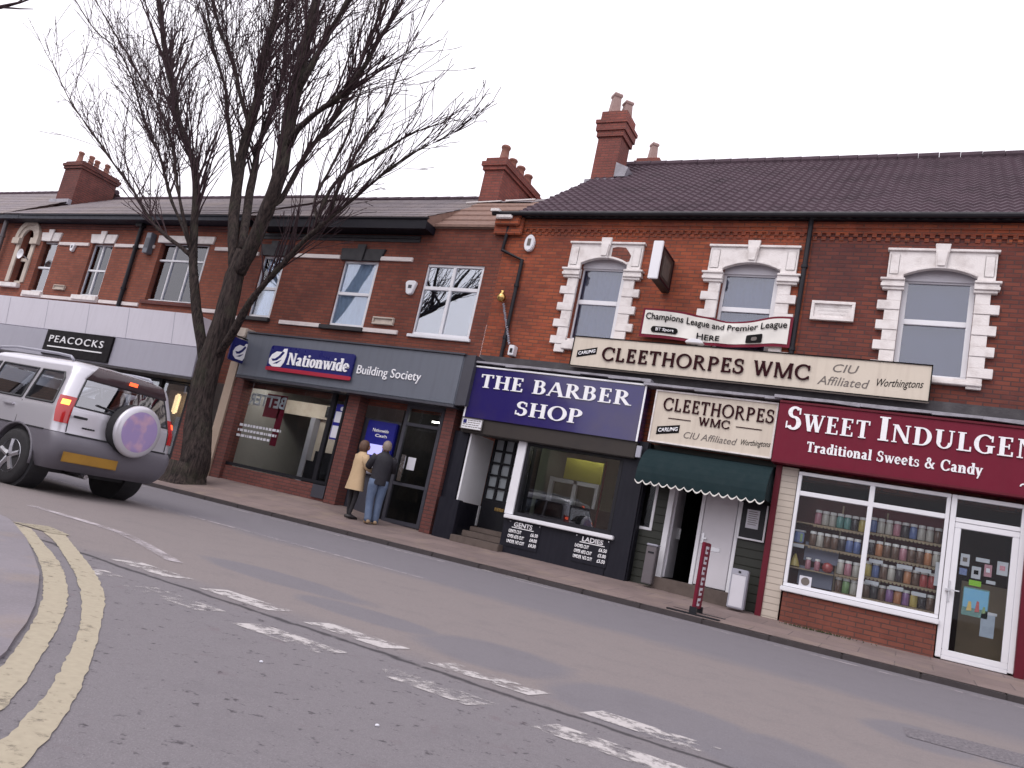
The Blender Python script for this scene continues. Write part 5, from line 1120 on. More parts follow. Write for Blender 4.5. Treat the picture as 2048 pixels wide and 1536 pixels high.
KEYS = [(.30,.77,.14,4.00,.16),(.38,.82,.05,4.05,.18),(.48,.858,.01,4.08,.18),(.62,.868,.0,4.08,.16),(.70,.868,.03,4.06,.15),(.745,.864,.085,4.03,.13),(.80,.866,.095,4.02,.13),(.92,.868,.10,3.98,.13),(1.02,.862,.105,3.9,.13),(1.06,.85,.115,3.05,.13),(1.28,.79,.165,2.72,.13),(1.50,.726,.215,2.38,.14),(1.575,.70,.24,2.28,.16),(1.62,.66,.29,2.2,.2),(1.655,.56,.42,2.05,.25),(1.675,.38,.62,1.9,.25)]
def key(h):
    for a, b in zip(KEYS, KEYS[1:]):
        if a[0] <= h <= b[0]: t = (h-a[0])/(b[0]-a[0]); return [a[i]+(b[i]-a[i])*t for i in range(1,5)]
    return list(KEYS[-1][1:] if h > KEYS[-1][0] else KEYS[0][1:])
def outline(h, n=12):           # half outline: rear middle -> left flank -> front middle, as (l, w)
    W, lr, lf, rc_ = key(h); P = []
    for i in range(n): u = i/n; P.append((lr-.05*(1-u*u)+.05*0, u*(W-rc_)))
    for i in range(8): q = R_(90*i/8); P.append((lr+rc_-rc_*math.cos(q), W-rc_+rc_*math.sin(q)))
    ns = 30
    for i in range(ns): P.append((lr+rc_+(lf-.3-lr-rc_)*i/ns, W-.0*i))
    for i in range(8): q = R_(90*i/8); P.append((lf-.3+.3*math.sin(q), W-.3+.3*math.cos(q)))
    for i in range(7): P.append((lf, (W-.3)*(1-i/6)))
    return P
def car_pt(l, w_, h, dx=0, dy=0): return (CX-l+dx, CYc-w_+dy, h)
def shell(hs):
    rows = []
    for h in hs:
        P = outline(h); L = [(l, w_) for l, w_ in P]; Rr = [(l, -w_) for l, w_ in P[1:-1]][::-1]
        rows.append([car_pt(l, w_, h) for l, w_ in L+Rr+L[:1]])
    return rows
car = thing('car', (CX-2, CYc, 0), 'silver off road car with lit brake lights and a covered spare wheel on its tailgate', 'car')
WH = [(.80,1),(3.28,1),(.80,-1),(3.28,-1)]
def cut(o, rad=.40):            # wheel openings
    for l, s_ in WH:
        c = MB().lathe((CX-l, CYc-s_*.9, .345), [(rad,-.32),(rad,.32)], 40, 'y').build('cutter', M['trim']); md = o.modifiers.new('b', 'BOOLEAN'); md.object = c; md.operation = 'DIFFERENCE'; md.solver = 'EXACT'
        c.location = (0,0,0)
        if o.parent: c.location = (0,0,0)
        bpy.context.view_layer.update(); me = bpy.data.meshes.new_from_object(o.evaluated_get(bpy.context.evaluated_depsgraph_get())); o.modifiers.clear(); o.data = me; bpy.data.objects.remove(c)
def caps(mb, rows, lo=True, hi=True):
    if lo: mb.face(rows[0][:-1])
    if hi: mb.face(rows[-1][:-1])
    return mb
hs = [k[0] for k in KEYS]
lower = shell([.30,.34,.38,.43,.48,.55,.62,.67,.70,.725,.742]); mb = MB().grid(lower); caps(mb, lower); lo_o = mb.build('bumper_cladding', M['clad'], car, smooth=False)
bm = bmesh.new(); bm.from_mesh(lo_o.data); bmesh.ops.remove_doubles(bm, verts=bm.verts, dist=.0005); bmesh.ops.recalc_face_normals(bm, faces=bm.faces); bm.to_mesh(lo_o.data); bm.free()
upper = shell([.748,.77,.80,.86,.92,.98,1.02,1.045]); mb = MB().grid(upper); caps(mb, upper); up_o = mb.build('body', M['silver'], car)
bm = bmesh.new(); bm.from_mesh(up_o.data); bmesh.ops.remove_doubles(bm, verts=bm.verts, dist=.0005); bmesh.ops.recalc_face_normals(bm, faces=bm.faces); bm.to_mesh(up_o.data); bm.free()
cut(lo_o); cut(up_o)
for o_ in (lo_o, up_o):
    for p in o_.data.polygons: p.use_smooth = True
    o_.data.set_sharp_from_angle(angle=R_(35))
# cabin: pillars and roof as one shell with openings left for the glass
def surf(l, side, h, off=0):    # point on the flank
    W = key(h)[0]+off; return car_pt(l, side*W, h)
def rear(u, h, off=0):          # point on the tail, u = -1..1 across the flat of it
    W, lr, lf, r_ = key(h); return car_pt(lr-.05*(1-u*u)-off, u*(W-r_), h)
SIDE = [[(.30,1.075),(.86,1.075),(.86,1.47),(.42,1.47),(.36,1.40)], [(.95,1.075),(1.72,1.075),(1.72,1.48),(.95,1.47)], [(1.80,1.075),(2.62,1.075),(2.36,1.46),(1.80,1.48)]]
def inside(l, h, P):
    c = False
    for (x0, y0), (x1, y1) in zip(P, P[1:]+P[:1]):
        if (y0 > h) != (y1 > h) and l < (x1-x0)*(h-y0)/(y1-y0)+x0: c = not c
    return c
RW0, RW1 = 1.09, 1.44
ch_ = [1.046+.0165*i for i in range(33)]+[1.585,1.60,1.62,1.64,1.655,1.668,1.675]
def fine(h):                     # outline with many stations so that the openings can be cut cleanly
    P = outline(h, 40); a_ = 40+8; b_ = a_+30; seg_ = P[a_:b_]; l0, l1 = seg_[0][0], P[b_][0]
    return P[:a_]+[(l0+(l1-l0)*i/120, seg_[0][1]) for i in range(120)]+P[b_:]
rows = []
for h in ch_: P = fine(h); rows.append([car_pt(l, w_, h) for l, w_ in P+[(l, -w_) for l, w_ in P[1:-1]][::-1]+P[:1]])
mb = MB().grid(rows); caps(mb, rows, False, True)
keep = []
for f_ in mb.f:
    if len(f_) == 4:
        c_ = [sum(mb.v[i][k] for i in f_)/4 for k in range(3)]; l, w_, h = CX-c_[0], CYc-c_[1], c_[2]; W_, lr_, lf_, r_ = key(h)
        if abs(w_) > W_-.02 and any(inside(l, h, P) for P in SIDE): continue
        if RW0 < h < RW1 and l < 1 and abs(w_) < (W_-r_)*.96: continue
        if 1.10 < h < 1.49 and l > lf_-.06 and abs(w_) < W_*.85: continue
    keep.append(f_)
mb.f = keep; cabin = mb.build('cabin', M['silver'], car)
bm = bmesh.new(); bm.from_mesh(cabin.data); bmesh.ops.remove_doubles(bm, verts=bm.verts, dist=.0005); bmesh.ops.recalc_face_normals(bm, faces=bm.faces); bm.to_mesh(cabin.data); bm.free()
for p in cabin.data.polygons: p.use_smooth = True
cabin.data.set_sharp_from_angle(angle=R_(40))
for l, s_ in ((1.35,.38),(1.35,-.38),(2.15,.38),(2.15,-.38)):
    MB().box(CX-l-.07,CX-l+.07,CYc-s_-.22,CYc-s_+.22,.95,1.28).build('seat', M['seat'], car, bevel=.03)
M['tint'] = glass('tinted_glass', (.74,.78,.80), .26)
for s_ in (1, -1):
    for P in SIDE:
        P = [(l, h) for l, h in P]; g_ = MB().face([surf(l, s_, h, -.006) for l, h in P]); w_o = g_.build('side_window', M['tint'], car)
        ed = MB().tube([surf(l, s_, h, .002) for l, h in P+P[:1]], .016, 6).build('window_seal', M['trim'], w_o)
rw = [[rear(u, h, .006) for u in [i/8*.97 for i in range(-8,9)]] for h in (1.085,1.2,1.3,1.4,1.445)]
rwo = MB().grid(rw).build('rear_window', M['tint'], car, smooth=True); e_ = rw[0]+[r[-1] for r in rw[1:]]+rw[-1][::-1][1:]+[r[0] for r in rw[::-1][1:]]; MB().tube(e_, .011, 6).build('window_seal', M['trim'], rwo)
MB().tube([rear(-.5,1.12,.025), rear(.05,1.11,.03), rear(.62,1.16,.022)], .010, 6).build('wiper', M['trim'], rwo)
us = [i/8*1.0 for i in range(-8,9)]
sp = MB().grid([[rear(u,1.44,.010) for u in us], [rear(u,1.46,.035) for u in us], [rear(u,1.59,.085) for u in us], [rear(u,1.635,.03) for u in us], [(p[0]-.22,p[1],p[2]+.0) for p in [rear(u,1.665,-.0) for u in us]]])
spo = sp.build('spoiler', M['spoiler'], car, smooth=True)
MB().grid([[rear(u,1.505,.062) for u in (-.11,-.05,.05,.11)], [rear(u,1.55,.08) for u in (-.11,-.05,.05,.11)]]).build('brake_light', M['lamp_lit'], spo)
# tail lamps wrap round the corner
def corner(h, s_, a, off=0):    # a: 0 = rear flat edge, 1 = start of flank
    W, lr, lf, r_ = key(h); q = R_(90*min(1, max(0, a))); l = lr+r_-(r_+off)*math.cos(q); w_ = W-r_+(r_+off)*math.sin(q)
    if a > 1: l += (a-1)*r_*1.5
    if a < 0: w_ += a*r_*1.5
    return car_pt(l, s_*w_, h)
for s_ in (1, -1):
    aa = [-.05+.115*i for i in range(9)]
    tl = MB().grid([[corner(h, s_, a*(.75+.25*min(1,(h-.80)/.3)), .012) for a in aa] for h in (.86,.885,.94,1.0,1.09,1.165,1.19)]).build('tail_light', M['lamp_red'], car, smooth=True)
    MB().grid([[corner(h, s_, a, .016) for a in [.22+.06*i for i in range(8)]] for h in (1.08,1.10,1.125,1.145)]).build('lit_bulb', M['lamp_hot'] if s_ > 0 else M['lamp_lit'], tl, smooth=True)
    MB().grid([[corner(h, s_, a, .006) for a in [-.75,-.5,-.2]] for h in (.50,.54)]).build('reflector', M['lamp_red'], car)
# tailgate seams, handle, marks, plate
mb = MB()
for u in (-.985,.985): mb.tube([rear(u,.76,.004), rear(u,.9,.004), rear(u,1.05,.004)], .006, 5)
mb.tube([rear(u,.742,.012) for u in us], .010, 5); mb.build('seam', M['trim'], car)
for s_ in (1, -1):
    mb = MB().tube([surf(.30,s_,.745,.004), surf(1.0,s_,.745,.004), surf(3.6,s_,.745,.004)], .009, 5)
    for l in (.90,1.76,2.70): mb.tube([surf(l,s_,.76,.001), surf(l,s_,1.04,.001)], .005, 5)
    mb.build('seam', M['trim'], car)
    for l in (1.12,1.95):
        hd = MB().box(CX-l-.11,CX-l+.11,0,.035,.955,.985); hd.v = [(a, CYc-s_*(key(.97)[0]+b), c) for a, b, c in hd.v]; hd.build('door_handle', M['silver'], car, bevel=.008)
MB().box(CX-.04,CX-.012,CYc-.72,CYc-.54,.945,.975).build('tailgate_handle', M['trim'], car, bevel=.006)
mb = MB()
for k in range(5): p = rear(.72-.045*k, .845, .007); mb.box(p[0]-.003,p[0]+.003,p[1]-.014,p[1]+.014,.835,.855)
mb.build('badge', M['trim'], car)
mb = MB().grid([[car_pt(-.062+.035*(w_-.1)**2,w_,h) for w_ in (.75,.6,.45,.3,.15,.03)] for h in (.42,.525)]).grid([[car_pt(-.056+.035*(w_-.1)**2,w_,h) for w_ in (.76,.6,.45,.3,.15,.02)] for h in (.412,.533)]); mb.build('number_plate', M['plate'], car)
MB().box(CX-3.7,CX-.45,CYc-.62,CYc+.62,.24,.31).build('underbody', M['trim'], car); MB().tube([(CX-.5,CYc-.35,.27),(CX+.0,CYc-.35,.27)], .03).build('exhaust', M['steel'], car)
# spare wheel under its cover
sy, sz, sr = CYc+.08, .945, .335
spw = MB().lathe((CX-.06, sy, sz), [(.05,0),(sr-.02,0),(sr,.02),(sr,.13),(sr-.015,.15),(.05,.15)], 40, 'x').build('spare_wheel', M['tyre'], car, smooth=True); spw.data.set_sharp_from_angle(angle=R_(40))
cv = MB().lathe((CX-.06, sy, sz), [(sr*.4,.151),(sr-.005,.151),(sr+.004,.17),(sr-.004,.2),(sr-.03,.218),(sr-.10,.226),(.02,.229)], 40, 'x').build('wheel_cover', M['silver'], spw, smooth=True)
mt, nt_, b_ = mat_new('purple_print'); co = objco(nt_); n_ = ramp(nt_, noise(nt_, co, 5, 2), .45, .6); nt_.links.new(mix(nt_, n_, (.34,.26,.48), (.52,.34,.46)), b_.inputs['Base Color']); b_.inputs['Roughness'].default_value = .35
MB().lathe((CX-.06, sy, sz), [(.01,.2305),(.19,.2295),(.235,.2275),(.262,.2240),(.25,.221)], 36, 'x').build('printed_disc', mt, spw)
# wheels
for l, s_ in WH:
    wy = CYc-s_*.76; wx = CX-l
    wh = MB().lathe((wx, wy, .345), [(.20,-.10),(.30,-.11),(.335,-.085),(.345,-.04),(.345,.04),(.335,.085),(.30,.11),(.20,.10)], 40, 'y').build('wheel', M['tyre'], car, smooth=True)
    rm = MB().lathe((wx, wy, .345), [(.215,-.09*s_),(.205,-.105*s_),(.19,-.06*s_),(.05,-.045*s_),(.02,-.05*s_)], 30, 'y')
    for k in range(5):
        q = 2*math.pi*k/5+.3; d_ = Vector((math.cos(q),0,math.sin(q))); rm.tube([Vector((wx,wy-s_*.085,.345))+d_*.03, Vector((wx,wy-s_*.10,.345))+d_*.12, Vector((wx,wy-s_*.098,.345))+d_*.20], [.045,.034,.036], 6)
    rm.build('rim', M['alloy'], wh)
    MB().lathe((wx, CYc-s_*.66, .36), [(.38,-.14),(.40,-.14),(.40,.10),(.38,.10)], 30, 'y').build('wheel_well', M['trim'], car)
    fl = MB().tube([(wx+.415*math.cos(R_(a)), CYc-s_*.862, .345+.415*math.sin(R_(a))) for a in range(-5,190,12)], .018, 6).build('arch_flare', M['clad'], car, smooth=True)
for s_ in (1, -1):
    rl = MB().tube([car_pt(.55,s_*.60,1.66), car_pt(.62,s_*.60,1.70), car_pt(.9,s_*.60,1.715), car_pt(1.8,s_*.59,1.725), car_pt(2.2,s_*.575,1.70), car_pt(2.3,s_*.57,1.66)], .018, 8).build('roof_rail', M['grey_box'], car, smooth=True)
    mi = MB().lathe((CX-2.72, CYc-s_*.98, 1.08), [(.02,-.05),(.08,-.04),(.09,.03),(.03,.05)], 12, 'x').build('door_mirror', M['silver'], car, smooth=True)
MB().grid([[car_pt(key(h)[2]+.004-.0, w_*key(h)[0]*.82, h) for w_ in (-1,-.5,0,.5,1)] for h in (1.10,1.28,1.48)]).build('windscreen', M['tint'], car)
for s_ in (1, -1): MB().lathe((CX-3.93, CYc-s_*.62, .90), [(.02,-.09),(.10,-.07),(.12,.0),(.10,.05)], 16, 'x').build('headlight', M['upvc'], car)
# ------------------------------------------------------------------ the couple at the cash machine
def skin(name, verts, edges, radii, mat, parent=None, sub=2, root=0):
    me = bpy.data.meshes.new(name); o0 = ORG.get(parent, Vector((0,0,0))) if parent else Vector((0,0,0))
    me.from_pydata([tuple(Vector(v)-o0) for v in verts], edges, []); o = bpy.data.objects.new(name, me); C.objects.link(o)
    md = o.modifiers.new('s', 'SKIN'); md.use_smooth_shade = True
    for i, r in enumerate(radii):
        sv = me.skin_vertices[0].data[i]; sv.radius = (r, r) if not hasattr(r, '__len__') else r; sv.use_root = (i == root)
    o.modifiers.new('u', 'SUBSURF').levels = sub; o.modifiers['u'].render_levels = sub
    bpy.context.view_layer.update(); m2 = bpy.data.meshes.new_from_object(o.evaluated_get(bpy.context.evaluated_depsgraph_get())); o.modifiers.clear(); o.data = m2; bpy.data.meshes.remove(me)
    m2.materials.append(mat); m2.polygons.foreach_set('use_smooth', [True]*len(m2.polygons))
    if parent: o.parent = parent
    ORG[o] = o0
    return o
M['skin'] = paint('skin', (.42,.22,.16), .5, .15); M['coat'] = paint('camel_coat', (.50,.36,.22), .85, .3, (.36,.25,.15), 6, bmp=.25); M['legging'] = paint('black_leggings', (.014,.012,.016), .8, .1); M['hair_b'] = paint('brown_hair', (.10,.05,.03), .6, .5, (.05,.025,.018), 18)
M['hair_g'] = paint('grey_hair', (.22,.17,.15), .6, .4, None, 20); M['jacket'] = paint('dark_jacket', (.014,.013,.02), .75, .25, (.03,.028,.04), 6, bmp=.25); M['jeans'] = paint('blue_jeans', (.085,.12,.20), .85, .45, (.16,.20,.28), 7, bmp=.2); M['tan_shoe'] = paint('tan_shoe', (.40,.28,.17), .7, .2); M['dark_shoe'] = paint('dark_shoe', (.02,.016,.018), .5, .2)
def person(px_, py_, pz, H, face, label, pose):
    """standing figure; face = heading of the chest, measured from +x"""
    o = thing('person', (px_, py_, pz), label, 'person')
    cf, sf = math.cos(face), math.sin(face)
    k = H/1.72
    def W(f, r, u): return (px_+k*(f*cf+r*sf), py_+k*(f*sf-r*cf), pz+k*u)      # forward, right, up
    V, E, Rr = [], [], []
    def add(p, r, par=None):
        V.append(W(*p)); Rr.append(r*k if not hasattr(r,'__len__') else (r[0]*k, r[1]*k)); i = len(V)-1
        if par is not None: E.append((par, i))
        return i
    pel = add((0,0,.93), .125); waist = add((.0,0,1.08), .115, pel); chest = add((.0,0,1.27), .135, waist); neckb = add((.0,0,1.42), .07, chest); neck = add((.015,0,1.48), .052, neckb); skull = add((.03,0,1.58), .078, neck); crown = add((.015,0,1.66), .072, skull)
    for s_, lg, am in ((1, pose['rl'], pose['ra']), (-1, pose['ll'], pose['la'])):
        hip = add((0,.095*s_,.88), .095, pel); kn = add((lg[0],.10*s_+lg[2],.48), .058, hip); an = add((lg[1],.10*s_+lg[3],.09), .040, kn); add((lg[1]+.10,.105*s_+lg[3],.045), .038, an); add((lg[1]+.17,.11*s_+lg[3],.035), .03, len(V)-1)
        sh = add((0,.175*s_,1.385), .06, chest); el = add((am[0][0], am[0][1]*s_, am[0][2]), .045, sh); wr = add((am[1][0], am[1][1]*s_, am[1][2]), .028, el)
        a, b = Vector((am[0][0], am[0][1]*s_, am[0][2])), Vector((am[1][0], am[1][1]*s_, am[1][2])); d_ = (b-a).normalized(); pm = b+d_*.05
        palm = add(tuple(pm), .030, wr)
        side = d_.cross(Vector((0,0,1))); side = side.normalized() if side.length > .1 else Vector((1,0,0)); up_ = side.cross(d_)
        for q, ln in enumerate((.062,.075,.07,.055)):                          # fingers, slightly curled
            f0 = pm+d_*.035+side*(q-1.5)*.018; i0 = add(tuple(f0), .010, palm); i1 = add(tuple(f0+d_*ln*.55-up_*.006), .009, i0); add(tuple(f0+d_*ln-up_*.025), .008, i1)
        t0 = pm-side*.032*s_; i0 = add(tuple(t0), .011, palm); add(tuple(t0+d_*.045-side*.012*s_), .009, i0)
    body = skin('body', V, E, Rr, pose['skin'], o, 1, 0)
    # face
    mb = MB()
    for s_ in (-1, 1): mb.lathe(W(.098,.032*s_,1.60), [(.003,-.004),(.010,0),(.003,.004)], 8)
    mb.build('eyes', M['black'], body); MB().tube([W(.105,0,1.61),W(.128,0,1.575),W(.105,0,1.565)], [.009,.014,.01], 6).build('nose', M['skin'], body, smooth=True); MB().tube([W(.098,-.024,1.54),W(.106,0,1.538),W(.098,.024,1.54)], .006, 6).build('mouth', M['maroon'], body)
    for s_ in (-1, 1): MB().lathe(W(.015,.083*s_,1.585), [(.006,-.03),(.016,-.015),(.018,.012),(.008,.03)], 8).build('ear', M['skin'], body, smooth=True)
    def ringset(rows, name, mat, n=20, wob=0, seed=0):
        rnd = random.Random(seed); mb = MB(); R0 = []
        for (cf_, cr, u, a, b) in rows: R0.append([W(cf_+a*math.cos(2*math.pi*j/n)*(1+wob*math.sin(j*5+u*9)), cr+b*math.sin(2*math.pi*j/n)*(1+wob*math.sin(j*3.3+u*7)), u) for j in range(n+1)])
        mb.grid(R0); mb.face(R0[0][:-1]); mb.face(R0[-1][:-1]); q_ = mb.build(name, mat, o, smooth=True); return q_
    return o, W, ringset, k
GZ1 = zp(-10.0, 12.95)
poseW = dict(rl=(.03,-.02,.0,.0), ll=(.0,.03,.0,.01), ra=((.06,.25,1.15),(.24,.20,1.10)), la=((.02,.24,1.14),(.16,.22,1.0)), skin=M['legging'])
pw, W, ring, k = person(-10.02, 12.95, GZ1, 1.60, R_(62), 'person in camel coat and black leggings standing with back to the street', poseW)
ring([(0,0,.62,.19,.27),(0,0,.66,.185,.265),(0,0,.9,.16,.225),(0,0,1.08,.145,.205),(0,0,1.25,.145,.215),(.0,0,1.36,.125,.215),(.0,0,1.42,.095,.15),(.01,0,1.47,.075,.085),(.01,0,1.49,.07,.075)], 'coat', M['coat'], wob=.025)
for s_, am in ((1, poseW['ra']), (-1, poseW['la'])):
    MB().tube([W(0,.165*s_,1.385), W(.02,.215*s_,1.28), W(am[0][0],am[0][1]*s_,am[0][2]), W((am[0][0]+am[1][0])/2,(am[0][1]+am[1][1])*.5*s_,(am[0][2]+am[1][2])/2-.01), W(*[am[1][0],am[1][1]*s_,am[1][2]])], [.08,.078,.068,.058,.05], 12).build('coat_sleeve', M['coat'], pw, smooth=True)
    MB().lathe(W(am[1][0]+.02,am[1][1]*s_,am[1][2]-.02), [(.004,-.035),(.022,-.02),(.026,.0),(.02,.02),(.004,.03)], 8).build('hand', M['skin'], pw, smooth=True)
ring([(.0,0,1.455,.05,.07),(-.01,0,1.49,.085,.10),(-.012,0,1.55,.105,.108),(-.005,0,1.62,.112,.106),(.0,0,1.68,.10,.092),(.0,0,1.725,.055,.05),(.0,0,1.735,.01,.01)], 'hair', M['hair_b'], wob=.03)
MB().lathe(W(.075,0,1.585), [(.01,-.07),(.05,-.05),(.062,0),(.05,.045),(.01,.06)], 12).build('face', M['skin'], pw, smooth=True)
for s_ in (1,-1): lg = poseW['rl' if s_ > 0 else 'll']; MB().tube([W(lg[1]-.06,.10*s_+lg[3],.04),W(lg[1]+.0,.10*s_+lg[3],.05),W(lg[1]+.10,.105*s_+lg[3],.04),W(lg[1]+.19,.11*s_+lg[3],.028)], [.032,.045,.04,.022], 10).build('shoe', M['dark_shoe'], pw, smooth=True)
poseM = dict(rl=(.02,.0,.0,.0), ll=(.04,-.10,.01,.03), ra=((.10,.26,1.14),(.32,.16,1.14)), la=((.08,.27,1.15),(.30,.20,1.10)), skin=M['skin'])
GZ2 = zp(-9.5, 13.0)
pm_, W, ring, k = person(-9.50, 13.0, GZ2, 1.68, R_(140), 'person in dark jacket, blue jeans and tan shoes at the cash machine', poseM)
ring([(0,0,.80,.135,.195),(0,0,.84,.14,.20),(0,0,1.0,.135,.19),(0,0,1.15,.14,.20),(0,0,1.28,.145,.215),(.0,0,1.38,.125,.215),(.0,0,1.43,.09,.14),(.01,0,1.48,.072,.08),(.012,0,1.51,.068,.07)], 'jacket', M['jacket'], wob=.03, seed=2)
for s_, am in ((1, poseM['ra']), (-1, poseM['la'])):
    MB().tube([W(0,.165*s_,1.39), W(.03,.22*s_,1.28), W(am[0][0],am[0][1]*s_,am[0][2]), W((am[0][0]+am[1][0])/2,(am[0][1]+am[1][1])*.5*s_,(am[0][2]+am[1][2])/2-.01), W(am[1][0],am[1][1]*s_,am[1][2])], [.085,.082,.07,.06,.05], 12).build('jacket_sleeve', M['jacket'], pm_, smooth=True)
for s_ in (1,-1):
    lg = poseM['rl' if s_ > 0 else 'll']
    MB().tube([W(0,.085*s_,.90), W(0,.098*s_,.78), W(lg[0],.10*s_+lg[2],.50), W((lg[0]+lg[1])/2,.10*s_+(lg[2]+lg[3])/2,.28), W(lg[1],.10*s_+lg[3],.10), W(lg[1]+.01,.10*s_+lg[3],.055)], [.115,.11,.083,.075,.075,.078], 14).build('jeans_leg', M['jeans'], pm_, smooth=True)
    MB().tube([W(lg[1]-.07,.10*s_+lg[3],.045),W(lg[1]+.0,.10*s_+lg[3],.055),W(lg[1]+.11,.105*s_+lg[3],.045),W(lg[1]+.21,.11*s_+lg[3],.03)], [.038,.05,.047,.025], 10).build('shoe', M['tan_shoe'], pm_, smooth=True)
ring([(-.02,0,1.53,.07,.08),(-.022,0,1.58,.088,.092),(-.012,0,1.64,.098,.094),(.0,0,1.69,.085,.08),(.0,0,1.728,.045,.04),(.0,0,1.735,.01,.01)], 'hair', M['hair_g'], wob=.01)

